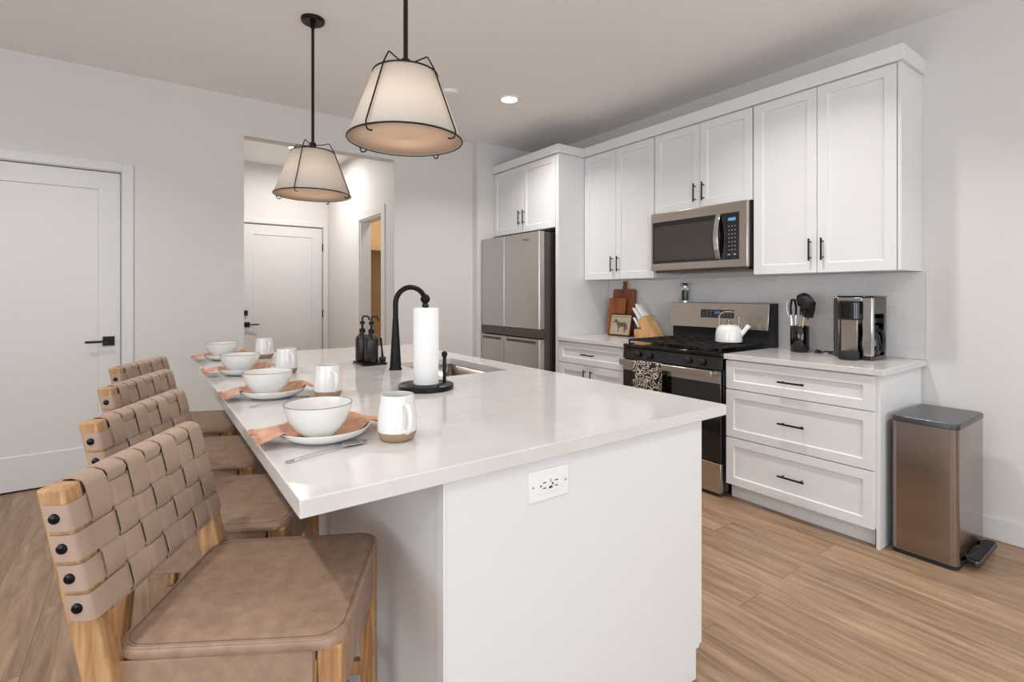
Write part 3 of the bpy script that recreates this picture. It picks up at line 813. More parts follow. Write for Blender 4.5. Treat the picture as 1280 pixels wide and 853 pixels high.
# lower drawer cabinet
def base_box(t, y0, y1, xf=3.02, end_near=False):
    O('carcass', box(xf, WX-.001, y0, y1, .1, .886), 'cab', t, bevel=.001)
    O('toe_kick', box(xf+.05, xf+.065, y0+(.02 if end_near else 0), y1, 0, .0995), 'cab', t)
    if end_near:
        bm = B(); prism(bm, [(xf+.0, 0), (WX-.016, 0), (WX-.016, .886), (xf, .886)], y0-.018, y0-.0005, lambda x, z, y: (x, y, z))
        O('end_panel', bm, 'cab', t, bevel=.0015)
c1 = thing('base_cabinet', (3.33, 1.42, 0), 'white base cabinet with three wide drawers beside the trash can', 'cabinet', 'base cabinets by the range')
base_box(c1, 1.018, 1.832, end_near=True)
for z0, z1, hz in ((.703, .880, .79), (.400, .697, .549), (.100, .394, .245)):
    d = O('drawer', shaker(B(), 3.0, 1.020, 1.830, z0, z1, rail=.05), 'cab', c1, bevel=.0012)
    bar_pull(d, 3.0, 1.42, hz, .145, False)
c2 = thing('base_cabinet', (3.33, 3.06, 0), 'white base cabinet with one drawer above two doors, left of the range', 'cabinet', 'base cabinets by the range')
base_box(c2, 2.672, 3.444)
d = O('drawer', shaker(B(), 3.0, 2.674, 3.442, .703, .880, rail=.05), 'cab', c2, bevel=.0012)
bar_pull(d, 3.0, 3.06, .79, .145, False)
for y0, y1, hy in ((2.674, 3.057, 3.02), (3.060, 3.442, 3.10)):
    d = O('door', shaker(B(), 3.0, y0, y1, .1, .697), 'cab', c2, bevel=.0012); bar_pull(d, 3.0, hy, .60, .13)
O('drawer_cabinet_countertop', box(2.985, WX, .975, 1.838, .888, .920), 'quartz', label='white quartz worktop on the three drawer cabinet', cat='countertop', bevel=.002, group='quartz worktops along the wall')
O('side_countertop', box(2.985, WX, 2.668, 3.444, .888, .920), 'quartz', label='white quartz worktop between the range and the fridge panel', cat='countertop', bevel=.002, group='quartz worktops along the wall')
O('tile_backsplash', box(WX-.011, WX-.001, .978, 3.444, .9215, 1.428), 'tile', label='white subway tile backsplash below the wall cabinets', cat='backsplash', smooth=False)

O('tile_edge_strip', box(WX-.013, WX-.001, .972, .9775, .9215, 1.428), 'cab', label='thin white edge strip at the open end of the tile backsplash', cat='edge strip')

# upper cabinets
def upper(label, y0, y1, z0, z1, ys, hz, hl=.135, xf=3.315, side=False, x1=WX, g='white wall cabinets above the counter', nm='wall_cabinet', rail=.058, hy=.035):
    t = thing(nm, ((xf+WX)/2, (y0+y1)/2, z0), label, 'cabinet', g)
    O('carcass', box(xf+.02, x1, y0+G, y1-G, z0+.002, z1), 'cab', t, bevel=.001)
    mid = ys
    for a, b, h_ in ((y0+.004, mid-.0015, mid-hy), (mid+.0015, y1-.004, mid+hy)):
        d = O('door', shaker(B(), xf, a, b, z0, z1-.004, rail=rail), 'cab', t, bevel=.0012); bar_pull(d, xf, h_, hz, hl)
    return t
u3 = upper('tall white wall cabinet with two doors at the open end of the run', 1.018, 1.826, 1.43, 2.562, 1.426, 1.57)
O('end_panel', box(3.322, WX, 1.002, 1.0185, 1.43, 2.562), 'cab', u3, bevel=.001)
upper('short white wall cabinet with two doors above the microwave', 1.828, 2.642, 1.935, 2.562, 2.232, 2.05)
upper('tall white wall cabinet with two doors next to the fridge enclosure', 2.644, 3.444, 1.43, 2.562, 3.056, 1.56)
bm = B()
prof = [(3.298, 2.563), (3.298, 2.648), (3.325, 2.648), (3.325, 2.563)]
bx(bm, 3.298, 3.330, .985, 3.444, 2.563, 2.648); bx(bm, 3.330, WX, .985, 1.012, 2.563, 2.648)
O('crown_molding', bm, 'cab', label='flat white crown board along the top of the wall cabinets', cat='molding', bevel=.003)
# fridge enclosure
fc = thing('fridge_cabinet', (3.32, 3.97, 0), 'tall white enclosure around the fridge with two doors above it', 'cabinet')
O('side_panel', box(3.0, WX, 3.446, 3.486, 0, 2.562), 'cab', fc, bevel=.002)
O('carcass', box(3.022, WX, 3.487, 4.483, 1.905, 2.562), 'cab', fc, bevel=.001)
for a, b, h_ in ((3.490, 3.979, 3.945), (3.983, 4.480, 4.017)):
    d = O('door', shaker(B(), 3.0, a, b, 1.905, 2.556), 'cab', fc, bevel=.0012); bar_pull(d, 3.0, h_, 2.05, .14)
bm = B(); bx(bm, 2.980, 3.012, 3.428, 4.484, 2.563, 2.640); bx(bm, 3.012, 3.296, 3.428, 3.444, 2.563, 2.640)
O('crown', bm, 'cab', fc, bevel=.003)

# ------------------------------------------------------------------ fridge
fr = thing('refrigerator', (3.2, 4.0, 0), 'stainless steel four door refrigerator inside the white enclosure', 'refrigerator')
FY0, FY1, FM = 3.515, 4.465, 4.055
O('cabinet', box(2.905, 3.60, FY0+.012, FY1-.01, .03, 1.858), 'dark_steel', fr, bevel=.004)
def fdoor(nm, y0, y1, z0, z1, m='fridge_steel'):
    bm = B(); o_ = rrect(2.832, 2.902, y0, y1, .014, 5); prism(bm, o_, z0, z1); return O(nm, bm, m, fr, bevel=.002)
fdoor('door', FM+.003, FY1, .985, 1.86); fdoor('door', FY0, FM-.003, .985, 1.86)
for a, b in ((FM+.003, FY1), (FY0, FM-.003)):
    O('dark_band', box(2.834, 2.9, a, b, .905, .983), 'dark_steel', fr, bevel=.002, label='dark recessed grip band')
    fdoor('drawer', a, b, .46, .893)
    O('drawer_grip', box(2.822, 2.8345, a+.05, b-.05, .852, .876), 'dark_steel', fr, bevel=.003, label='dark drawer grip')
    fdoor('drawer', a, b, .04, .452)
O('foot_grille', box(2.86, 2.9, FY0+.01, FY1-.01, .003, .038), 'black', fr)
def text(s, size, m, parent, loc, rot, name='lettering', ext=.0004):
    c = bpy.data.curves.new(name, 'FONT'); c.body = s; c.size = size; c.extrude = ext; c.align_x = 'CENTER'; c.align_y = 'CENTER'
    tmp = bpy.data.objects.new(name+'_curve', c); me = bpy.data.meshes.new_from_object(tmp); bpy.data.objects.remove(tmp)
    me.materials.clear(); me.materials.append(M[m]); o = bpy.data.objects.new(name, me); COL.objects.link(o)
    o.parent = parent; o.location = Vector(loc)-ORG.get(parent.name, Vector((0, 0, 0))); o.rotation_euler = rot; return o
FACE = (radians(90), 0, radians(-90))      # text facing -x
text('Whirlpool', .026, 'dark_mark', fr, (2.8315, 3.70, 1.795), FACE, 'brand_lettering')

# ------------------------------------------------------------------ range
ra = thing('gas_range', (3.3, 2.25, 0), 'stainless and black gas range between the two base cabinets', 'range')
RY0, RY1 = 1.842, 2.662
O('body', box(3.0, 3.61, RY0+.002, RY1-.002, .03, .895), 'gloss_black', ra, bevel=.002)
bm = B(); hexa(bm, [(2.968, RY0, .813), (3.0, RY0, .813), (3.0, RY1, .813), (2.968, RY1, .813)], [(2.978, RY0, .893), (3.0, RY0, .893), (3.0, RY1, .893), (2.978, RY1, .893)])
O('control_panel', bm, 'gloss_black', ra, bevel=.002)
O('cooktop', box(2.972, 3.55, RY0-.002, RY1+.002, .896, .922), 'gloss_black', ra, bevel=.006, seg=3)
dr = O('oven_door', box(2.966, 2.998, RY0+.004, RY1-.004, .222, .806), 'glass_dark', ra, bevel=.003, label='black glass oven door')
O('door_trim', box(2.962, 2.9655, RY0+.004, RY1-.004, .728, .806), 'steel', dr, label='stainless strip')
bm = B(); bx(bm, 2.905, 2.922, 1.876, 2.645, .770, .812)
for y in (1.895, 2.62): bx(bm, 2.922, 2.962, y-.012, y+.012, .776, .806)
O('door_handle', bm, 'steel', dr, bevel=.004, label='flat stainless bar handle')
O('storage_drawer', box(2.966, 2.998, RY0+.004, RY1-.004, .025, .215), 'steel', ra, bevel=.003, label='stainless bottom drawer')
for y in (1.985, 2.09, 2.415, 2.52):
    bm = B(); lathe(bm, [(.024, 0), (.024, -.008), (.019, -.012), (.018, -.028), (.016, -.031), (.001, -.031)], (2.970, y, .853), 24, 'x', cap=False)
    bx(bm, 2.936, 2.942, y-.0025, y+.0025, .840, .868); O('control_knob', bm, 'rubber', ra, label='black burner knob')
# burners and grates
for bx_, by_ in ((3.12, 2.05), (3.12, 2.46), (3.40, 2.05), (3.40, 2.46), (3.26, 2.255)):
    bm = B(); lathe(bm, [(.05, 0), (.05, .006), (.038, .010), (.036, .018), (.001, .019)], (bx_, by_, .922), 24); O('burner', bm, 'iron', ra)
for y0, y1 in ((1.872, 2.12), (2.13, 2.378), (2.388, 2.636)):
    bm = B(); z0, z1 = .944, .957
    bx(bm, 3.0, 3.012, y0, y1, z0, z1); bx(bm, 3.508, 3.52, y0, y1, z0, z1); bx(bm, 3.012, 3.508, y0, y0+.012, z0, z1); bx(bm, 3.012, 3.508, y1-.012, y1, z0, z1)
    bx(bm, 3.255, 3.267, y0+.012, y1-.012, z0, z1); ym = (y0+y1)/2
    for x in (3.12, 3.40):
        bx(bm, x-.005, x+.005, y0+.012, y1-.012, z0+.001, z1+.001)
    bx(bm, 3.012, 3.255, ym-.005, ym+.005, z0+.002, z1+.002); bx(bm, 3.267, 3.508, ym-.005, ym+.005, z0+.002, z1+.002)
    for x in (3.0, 3.508):
        for y in (y0, y1-.012): bx(bm, x, x+.012, y, y+.012, .922, z0)
    O('grate', bm, 'iron', ra, bevel=.002)
# backguard
O('backguard_frame', box(3.575, 3.632, RY0-.027, RY1-.004, .925, 1.232), 'rubber', ra, bevel=.003, label='black backguard shell')
bm = B(); hexa(bm, [(3.535, RY0-.002, 1.040), (3.574, RY0-.002, 1.040), (3.574, RY1-.002, 1.040), (3.535, RY1-.002, 1.040)], [(3.555, RY0-.002, 1.232), (3.574, RY0-.002, 1.232), (3.574, RY1-.002, 1.232), (3.555, RY1-.002, 1.232)])
bg = O('backguard', bm, 'steel', ra, bevel=.003, label='stainless backguard panel')
bm = B(); hexa(bm, [(3.5395, 2.10, 1.118), (3.544, 2.10, 1.118), (3.544, 2.375, 1.118), (3.5395, 2.375, 1.118)], [(3.5455, 2.10, 1.180), (3.55, 2.10, 1.180), (3.55, 2.375, 1.180), (3.5455, 2.375, 1.180)])
O('control_display', bm, 'glass_dark', bg, label='black control display')
text('2:30', .026, 'blue_led', bg, (3.5425, 2.235, 1.158), (radians(84), 0, radians(-90)), 'clock_digits')
bm = B()
for y in (2.12, 2.15, 2.18, 2.29, 2.32, 2.35):
    for z in (1.135, 1.150, 1.165): bx(bm, 3.5385+(z-1.118)*.104, 3.543+(z-1.118)*.104, y-.007, y+.007, z-.002, z+.002)
O('key_markings', bm, 'grey_mark', bg, label='small grey key markings')
# kettle
kt = thing('tea_kettle', (0, 0, 0), 'white enamel whistling kettle standing on the rear burner', 'kettle')
bm = B(); lathe(bm, [(.001, .002), (.082, 0), (.090, .004), (.0905, .012), (.088, .06), (.080, .098), (.062, .118), (.040, .124), (.001, .126)], (0, 0, 0), 48); O('body', bm, 'enamel', kt)
bm = B(); lathe(bm, [(.030, .122), (.030, .128), (.010, .131), (.009, .140), (.015, .146), (.015, .154), (.001, .157)], (0, 0, 0), 24); O('lid_knob', bm, 'brass', kt, label='brass lid knob')
bm = B(); tube(bm, [(.072, 0, .052), (.100, 0, .080), (.118, 0, .104)], [.022, .016, .013], 16); O('spout', bm, 'enamel', kt)
bm = B(); tube(bm, [(.115, 0, .100), (.132, 0, .122)], [.017, .0165], 16); O('spout_cap', bm, 'enamel', kt)
bm = B(); pts = [(-.062, 0, .105), (-.066, 0, .15), (-.062, 0, .185), (-.045, 0, .207), (-.02, 0, .215), (.02, 0, .215), (.045, 0, .207), (.062, 0, .185), (.066, 0, .15), (.062, 0, .105)]
tube(bm, pts, .0065, 12); O('handle', bm, 'brass', kt, label='bronze bail handle')
kt.location = (3.37, 2.035, .9585); kt.rotation_euler.z = radians(-62)
# towel on the oven handle
bm = B(); rows = []
prof = [(2.9265, .60), (2.9265, .70), (2.9265, .804), (2.9245, .813), (2.914, .8165), (2.903, .813), (2.900, .802), (2.899, .72), (2.897, .65), (2.896, .592)]
for x, z in prof:
    row = []
    for j in range(17):
        s = j/16; y = 2.268+.235*s
        amp = .006*max(0, (.79-z)/.2) if x < 2.91 else 0
        row.append(bm.verts.new((x-abs(amp)+amp*sin(s*13+1), y, z+(.004*sin(s*5) if z < .6 else 0))))
    rows.append(row)
for a, b in zip(rows, rows[1:]):
    for j in range(16): bm.faces.new((a[j], b[j], b[j+1], a[j+1]))
O('dish_towel', bm, 'towel', solid=.003, angle=180, label='black and cream patterned dish towel hanging on the oven handle', cat='towel')
# pepper mill on the backguard
pm = thing('pepper_mill', (3.60, 2.54, 1.232), 'clear pepper mill standing on top of the range backguard', 'pepper mill')
mx_, my_ = 3.600, 2.560
bm = B(); lathe(bm, [(.001, 0), (.030, 0), (.030, .010), (.0265, .014)], (mx_, my_, 1.2325), 24); O('base', bm, 'silver', pm)
bm = B(); lathe(bm, [(.0265, .014), (.0265, .12)], (mx_, my_, 1.2325), 24); O('chamber', bm, 'clear', pm, label='clear peppercorn chamber')
bm = B(); lathe(bm, [(.001, .016), (.020, .016), (.020, .098), (.001, .10)], (mx_, my_, 1.2325), 20); O('peppercorns', bm, 'pepper', pm, label='dark peppercorns')
bm = B(); lathe(bm, [(.0265, .12), (.0305, .122), (.0305, .150), (.024, .158), (.006, .160), (.006, .166), (.008, .172), (.001, .176)], (mx_, my_, 1.2325), 24); O('grinder_top', bm, 'silver', pm)

# ------------------------------------------------------------------ microwave
mw = thing('microwave_oven', (3.44, 2.24, 1.47), 'stainless over the range microwave with a curved handle', 'microwave')
MY0, MY1, MZ0, MZ1, MX = 1.836, 2.634, 1.478, 1.931, 3.262
O('body', box(MX+.03, 3.638, MY0, MY1, MZ0+.012, MZ1), 'rubber', mw, bevel=.002, label='black casing')
fp = O('front_frame', box(MX, MX+.0295, MY0, MY1, MZ0+.004, MZ1), 'steel', mw, bevel=.006, seg=3)
O('window_surround', box(MX-.003, MX, MY0+.058, MY1-.02, MZ0+.058, MZ1-.072), 'glass_dark', fp, bevel=.001, label='black glass surround')
O('window', box(MX-.0045, MX-.003, MY0+.225, MY1-.035, MZ0+.080, MZ1-.110), 'micro_glass', fp, label='grey mesh window')
bm = B(); yh = MY0+.205
pts = [(MX-.004, yh, MZ0+.062)]+[(MX-.012-.034*sin(pi*k/10), yh, MZ0+.066+(MZ1-MZ0-.146)*k/10) for k in range(11)]+[(MX-.004, yh, MZ1-.076)]
ribbon(bm, pts, (0, 1, 0), .017, .012); O('door_handle', bm, 'silver', mw, bevel=.003, label='curved bright metal handle')
O('clock_display', box(MX-.0042, MX-.003, MY0+.082, MY0+.136, MZ0+.325, MZ0+.345), 'blue_led', fp, label='blue clock display')
bm = B()
for r_ in range(7):
    for q in range(3):
        yk = MY0+.086+.022*q; zk = MZ0+.125+.027*r_
        bx(bm, MX-.004, MX-.003, yk-.0045, yk+.0045, zk-.003, zk+.003)
bx(bm, MX-.004, MX-.003, MY0+.120, MY0+.140, MZ0+.088, MZ0+.098); bx(bm, MX-.004, MX-.003, MY0+.078, MY0+.096, MZ0+.088, MZ0+.098)
O('keypad', bm, 'grey_mark', fp, label='grey keypad markings')
O('vent_base', box(MX+.035, 3.60, MY0+.02, MY1-.02, MZ0-.012, MZ0+.0115), 'dark_steel', mw, bevel=.004, label='dark vent underside')

# ------------------------------------------------------------------ boards, picture, knife block on the left worktop
CW = .9205
def leaning(bm, tilt, x, z, ax='y'):
    """rotate about the y axis so that the top leans towards the wall (+x)"""
    R_ = Matrix.Rotation(radians(tilt), 4, 'Y')
    for v in bm.verts:
        v.co = R_ @ v.co; v.co += Vector((x, 0, z))
    return bm
def board(name, y0, y1, zh, handle, th, tilt, x, m, label):
    ym = (y0+y1)/2
    out = rrect(y0, y1, 0, zh, .018, 5)
    bm = B(); prism(bm, out, 0, th, lambda y, z, x_: (x_, y, z))
    t = thing(name, (x, ym, CW), label, 'cutting board')
    leaning(bm, tilt, x, CW+.001); O('board', bm, m, t, bevel=.003)
    if handle:
        bm = B(); prism(bm, [(ym-.020+handle[1], zh-.004), (ym+.020+handle[1], zh-.004), (ym+.020+handle[1], zh+.02), (ym+.016+handle[1], zh+.035), (ym+.022+handle[1], zh+handle[0]), (ym-.022+handle[1], zh+handle[0]), (ym-.016+handle[1], zh+.035), (ym-.020+handle[1], zh+.02)], .001, th-.001, lambda y, z, x_: (x_, y, z))
        leaning(bm, tilt, x, CW+.001); O('board_handle', bm, m, t, bevel=.003)
board('cutting_board', 3.085, 3.345, .425, (.07, 0), .022, 5, 3.563, 'walnut', 'dark brown cutting board with a handle, leaning on the tiles')
board('cutting_board', 3.165, 3.365, .345, None, .02, 6, 3.528, 'cherry', 'smaller reddish cutting board leaning in front of the handled board')
# small framed picture
pf = thing('picture_frame', (3.48, 3.12, CW), 'small framed horse picture leaning against the cutting boards', 'picture frame')
PY0, PY1, PH = 3.035, 3.290, .205; XP = 3.470; tl = 12
bm = B()
for a in ((0, .016, PY0, PY1, 0, .018), (0, .016, PY0, PY1, PH-.018, PH), (0, .016, PY0, PY0+.018, .018, PH-.018), (0, .016, PY1-.018, PY1, .018, PH-.018)): bx(bm, *a)
O('frame', leaning(bm, tl, XP, CW+.001), 'frame', pf)
bm = B()
for a in ((-.002, .014, PY0+.012, PY1-.012, .014, .024), (-.002, .014, PY0+.012, PY1-.012, PH-.024, PH-.014), (-.002, .014, PY0+.012, PY0+.022, .024, PH-.024), (-.002, .014, PY1-.022, PY1-.012, .024, PH-.024)): bx(bm, *a)
O('gold_fillet', leaning(bm, tl, XP, CW+.001), 'gold', pf)
O('print', leaning(bx(B(), .005, .012, PY0+.018, PY1-.018, .018, PH-.018), tl, XP, CW+.001), 'print_bg', pf, label='sepia printed picture')
hs = [(.02, .72), (.05, .80), (.13, .92), (.17, 1.0), (.20, .93), (.27, .86), (.35, .75), (.50, .71), (.68, .74), (.80, .71), (.88, .60), (.94, .40), (.93, .18), (.89, .20), (.88, .42), (.85, .52), (.84, .34), (.80, .22), (.81, .02), (.76, .02), (.75, .24), (.70, .42), (.60, .39), (.44, .39), (.41, .22), (.42, .02), (.37, .02), (.36, .24), (.33, .44), (.27, .54), (.22, .66), (.17, .74), (.10, .70), (.05, .66)]
bm = B(); prism(bm, [(PY1-.035-.185*a, .035+.125*b) for a, b in hs], .0035, .0052, lambda y, z, x_: (x_, y, z))
bmesh.ops.triangulate(bm, faces=bm.faces[:])
O('horse', leaning(bm, tl, XP, CW+.001), 'horse', pf, smooth=False, label='dark horse silhouette on the print')
# knife block
kb = thing('knife_block', (3.50, 2.82, CW), 'pale wood slanted knife block near the range', 'knife block')
out = [(2.685, 0), (2.915, 0), (2.955, .115), (2.855, .195)]
out = [(2.690, .001), (2.800, .001), (2.905, .140), (2.835, .198)]
bm = B(); prism(bm, out, 3.42, 3.53, lambda y, z, x_: (x_, y, CW+z)); O('block', bm, 'block', kb, bevel=.003)
out = [(2.802, .001), (2.935, .001), (2.945, .075), (2.858, .076)]
bm = B(); prism(bm, out, 3.42, 3.53, lambda y, z, x_: (x_, y, CW+z)); O('block', bm, 'block', kb, bevel=.003)
kn0 = None
klab = ['tall back row', 'middle row', 'front row']
def knife(L_):
    t = thing('kitchen_knife', (0, 0, 0), 'x', 'knife', 'white handled knives in the block')
    bm = B(); prism(bm, rrect(0, L_, -.010, .010, .007, 4), -.007, .007, lambda x, y, z: (z, x, y)); O('handle', bm, 'knife_white', t, bevel=.003, label='white handle')
    bm = B(); bx(bm, -.0075, .0075, -.006, .001, -.0095, .0095); O('bolster', bm, 'silver', t, label='steel bolster')
    bm = B(); bx(bm, -.001, .001, -.03, -.006, -.008, .008); O('blade', bm, 'silver', t, label='steel blade')
    return t
kn0 = knife(.130)
ang = math.atan2(.139, .105)              # block lean
dv = Vector((0, cos(ang), sin(ang))); nv = Vector((0, -sin(ang), cos(ang)))
k = 0
names = ['white handled knife in the upper row of the block, by the tiles', 'white handled knife in the upper row of the block, middle slot', 'white handled knife in the upper row of the block, aisle side', 'white handled knife in the lower row of the block, by the tiles', 'white handled knife in the lower row of the block, second from the tiles', 'white handled knife in the lower row of the block, second from the aisle', 'white handled knife in the lower row of the block, aisle side', 'short white handled knife in the front step of the block, by the tiles', 'short white handled knife in the front step of the block, aisle side']
rows_ = [((2.853, .182), [3.51, 3.475, 3.44], 1.0), ((2.885, .156), [3.515, 3.488, 3.461, 3.434], .92), ((2.895, .076), [3.50, 3.45], .8)]
for (yy_, zz_), xs, sc in rows_:
    for x in xs:
        o = kn0 if k == 0 else dup(kn0)
        o['label'] = names[k]; k += 1
        o.location = Vector((x, yy_, CW+zz_))+dv*(.009 if k < 8 else .02)
        o.rotation_euler.x = ang; o.scale = (1, sc, 1)

# ------------------------------------------------------------------ right worktop: crock, coffee maker
cr = thing('utensil_crock', (3.50, 1.60, CW), 'glossy black utensil crock beside the range', 'utensil crock')
ux, uy = 3.49, 1.606
bm = B(); lathe(bm, [(.001, 0), (.054, 0), (.056, .003), (.056, .168), (.054, .171), (.0515, .168), (.0515, .008), (.001, .006)], (ux, uy, CW+.0005), 40)
O('crock', bm, 'gloss_black', cr)
def utensil(kind, dx, dy, lx, ly, h_, label, group='cooking utensils in the black crock'):
    t = thing('cooking_utensil', (ux+dx, uy+dy, CW+.01), label, 'utensil', group)
    a = Vector((ux+dx, uy+dy, CW+.012)); b = a+Vector((lx, ly, h_))
    if kind == 'tongs':
        for s in (-1, 1):
            bm = B(); tube(bm, [a+Vector((0, s*.006, 0)), a.lerp(b, .5)+Vector((0, s*.014, 0)), a.lerp(b, .7)+Vector((0, s*.016, 0))], .004, 8); O('arm', bm, 'silver', t)
            bm = B(); ribbon(bm, [a.lerp(b, .68)+Vector((0, s*.016, 0)), a.lerp(b, .85)+Vector((0, s*.018, 0)), b+Vector((0, s*.006, 0))], (1, 0, 0), .012, .005); O('head', bm, 'utensil', t, bevel=.002, label='black tip')
        return t
    m1 = a.lerp(b, .70)
    bm = B(); tube(bm, [a, a.lerp(b, .35), m1], [.006, .006, .005], 10); O('handle', bm, 'utensil_wood' if kind != 'whisk' else 'silver', t, label='pale wood handle' if kind != 'whisk' else 'steel handle')
    bm = B()
    if kind == 'ladle':
        c = b; prof = [(.001, -.038), (.028, -.034), (.052, -.012), (.060, .014), (.057, .014), (.049, -.010), (.025, -.030), (.001, -.034)]
        lathe(bm, prof, (0, 0, 0), 28)
        R_ = Matrix.Rotation(radians(62), 4, 'Y') @ Matrix.Rotation(radians(20), 4, 'X')
        for v in bm.verts: v.co = R_ @ v.co; v.co += c
        tube(bm, [m1, m1.lerp(c, .6)], [.005, .004], 8)
    elif kind == 'turner':
        f = [(-.030, 0), (.030, 0), (.045, .05), (.050, .095), (-.046, .105), (-.042, .05)]
        prism(bm, f, -.002, .002, lambda y, z, x_: (m1.x+x_+z*.05, m1.y+y, m1.z+z+.012)); tube(bm, [m1, m1+Vector((0, 0, .03))], [.005, .005], 8)
    elif kind == 'spoon':
        lathe(bm, [(.001, -.045), (.018, -.035), (.029, 0), (.024, .03), (.001, .045)], (0, 0, 0), 20)
        for v in bm.verts: v.co.x *= .3; v.co += b
        tube(bm, [m1, m1.lerp(b, .5)], .005, 8)
    elif kind == 'whisk':
        for k_ in range(5):
            a_ = pi*k_/5; c_, s_ = cos(a_), sin(a_); L_ = (b-m1).length+.04; d_ = (b-m1).normalized()
            pts = [m1+d_*(L_*(1-cos(pi*q/16)*1)/2*1.0)*1.0+Vector((c_, s_, 0))*(.024*sin(pi*q/16)) for q in range(17)]
            tube(bm, pts, .0011, 5)
    O('head', bm, 'utensil' if kind != 'whisk' else 'silver', t, smooth=True, label='black nylon head' if kind != 'whisk' else 'wire loops')
    return t
utensil('whisk', .0, .028, 0, .030, .29, 'wire whisk at the back of the utensil crock')
utensil('tongs', -.03, .022, 0, .006, .335, 'black tipped steel tongs in the utensil crock')
utensil('ladle', -.028, -.012, -.02, -.045, .315, 'large black ladle with a wooden handle in the crock')
utensil('turner', .018, -.022, 0, -.030, .285, 'wide black turner behind the large ladle in the crock')
utensil('spoon', .015, .004, 0, -.002, .325, 'black serving spoon with a wooden handle in the crock')

cm = thing('coffee_maker', (3.44, 1.24, CW), 'stainless and black coffee maker with a glass carafe in its side bay', 'coffee maker')
zc = CW+.0005; X0 = 3.330; X1 = 3.545; Y0, Y1 = 1.140, 1.318
O('base', prism(B(), rrect(X0+.004, X1, Y0, Y1, .012), zc, zc+.022), 'gloss_black', cm, bevel=.003)
O('water_tank', box(X0+.035, X1-.004, Y1+.001, Y1+.040, zc+.004, zc+.355), 'micro_glass', cm, bevel=.010, label='smoked water tank')
O('body', box(X0+.040, X1-.002, Y0+.088, Y1-.001, zc+.0225, zc+.358), 'steel', cm, bevel=.004)
O('back_panel', box(X1-.035, X1-.002, Y0+.002, Y0+.087, zc+.0225, zc+.262), 'gloss_black', cm, bevel=.002)
O('carafe_housing', box(X0+.034, X1-.002, Y0+.002, Y0+.087, zc+.263, zc+.358), 'dark_steel', cm, bevel=.003, label='charcoal housing over the carafe')
O('steel_column', box(X0, X0+.033, Y0, Y0+.050, zc+.0225, zc+.358), 'silver', cm, bevel=.006, seg=3, label='bright steel column')
O('top_cover', box(X0-.004, X1, Y0-.002, Y1+.002, zc+.3585, zc+.368), 'gloss_black', cm, bevel=.004)
O('pod_head', prism(B(), rrect(X0-.030, X0+.0395, Y0+.060, Y1-.006, .025), zc+.228, zc+.335), 'gloss_black', cm, bevel=.008, label='black single cup brewing head')
O('head_trim', box(X0-.004, X0+.0395, Y0+.051, Y1-.001, zc+.336, zc+.358), 'silver', cm, bevel=.003)
bm = B(); lathe(bm, [(.001, .0), (.050, 0), (.052, .004), (.052, .042), (.049, .047), (.001, .047)], (X0-.022, Y1-.068, zc), 36); O('cup_stand', bm, 'rubber', cm, label='round black cup stand')
ccx, ccy = X0+.108, Y0+.050
bm = B(); lathe(bm, [(.001, .0), (.044, .0), (.051, .02), (.053, .06), (.047, .110), (.036, .135), (.038, .150)], (ccx, ccy, zc+.023), 36)
O('carafe', bm, 'glass_dark', cm, label='dark glass carafe')
bm = B(); tube(bm, [(ccx+.01, ccy-.036, zc+.168), (ccx+.012, ccy-.058, zc+.165), (ccx+.014, ccy-.066, zc+.12), (ccx+.012, ccy-.060, zc+.06), (ccx+.01, ccy-.050, zc+.048)], .009, 10); O('carafe_handle', bm, 'rubber', cm)
bm = B(); lathe(bm, [(.040, .151), (.042, .170), (.020, .180), (.001, .182)], (ccx, ccy, zc+.023), 30); O('carafe_lid', bm, 'rubber', cm)
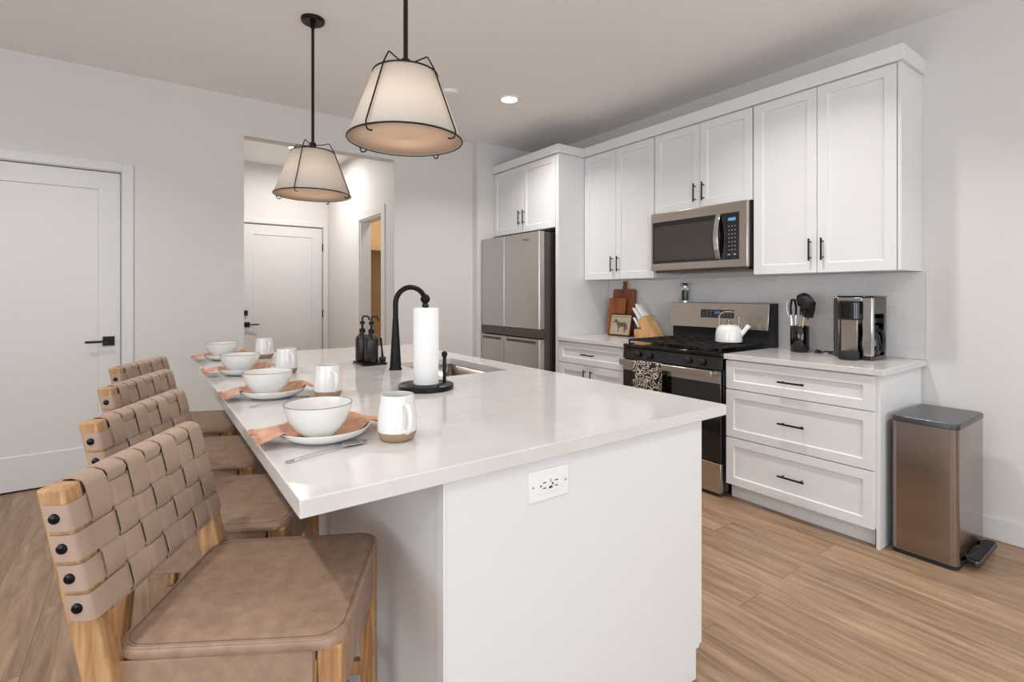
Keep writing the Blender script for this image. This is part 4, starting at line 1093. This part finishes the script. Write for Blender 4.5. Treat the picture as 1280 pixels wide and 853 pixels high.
bm = B(); tube(bm, [(3.54, 1.368, zc+.006), (3.52, 1.385, zc+.005), (3.47, 1.40, zc+.005), (3.50, 1.44, zc+.006), (3.55, 1.42, zc+.012), (3.52, 1.46, zc+.013), (3.47, 1.47, zc+.006), (3.50, 1.52, zc+.005), (3.57, 1.51, zc+.005), (3.60, 1.53, zc+.006), (3.622, 1.56, zc+.008)], .004, 8)
O('power_cord', bm, 'rubber', label='black power cord coiled on the worktop behind the coffee maker', cat='cord')

# ------------------------------------------------------------------ trash can
tc_ = thing('trash_can', (3.29, .845, 0), 'rectangular smoked steel pedal trash can at the end of the cabinets', 'trash can')
TX0, TX1, TY0, TY1 = 3.070, 3.520, .706, .972
bm = B(); prism(bm, rrect(TX0+.004, TX1-.004, TY0+.004, TY1-.004, .028, 8), 0.0005, .022); O('plinth', bm, 'rubber', tc_, label='black plinth')
bm = B(); prism(bm, rrect(TX0, TX1, TY0, TY1, .032, 10), .022, .660); O('body', bm, 'can_steel', tc_)
bm = B(); o0 = rrect(TX0-.002, TX1+.002, TY0-.002, TY1+.002, .034, 10); o1 = rrect(TX0+.003, TX1-.003, TY0+.003, TY1-.003, .031, 10)
rr_ = [[bm.verts.new((x, y, z)) for x, y in o] for o, z in ((o0, .662), (o0, .682), (o1, .688))]
for p, q in zip(rr_, rr_[1:]):
    for i in range(len(p)): bm.faces.new((p[i], p[(i+1) % len(p)], q[(i+1) % len(p)], q[i]))
bm.faces.new(rr_[0]); bm.faces.new(rr_[-1]); O('lid', bm, 'can_lid', tc_, label='dark grey hinged lid')
bm = B(); out = [(3.185, TY0+.003), (3.150, TY0-.012), (3.140, TY0-.048), (3.152, TY0-.060), (3.468, TY0-.060), (3.482, TY0-.048), (3.478, TY0-.012), (3.445, TY0+.003), (3.40, TY0-.008), (3.315, TY0-.012), (3.235, TY0-.008)]
prism(bm, out, .026, .050)
pdl = O('pedal', bm, 'can_lid', tc_, bevel=.004, label='wide steel foot pedal')
bm = B(); prism(bm, [(x*.92+.265, (y-TY0)*.72+TY0-.010) for x, y in out], .0505, .0535); O('pedal_pad', bm, 'rubber', pdl, label='black rubber pad')
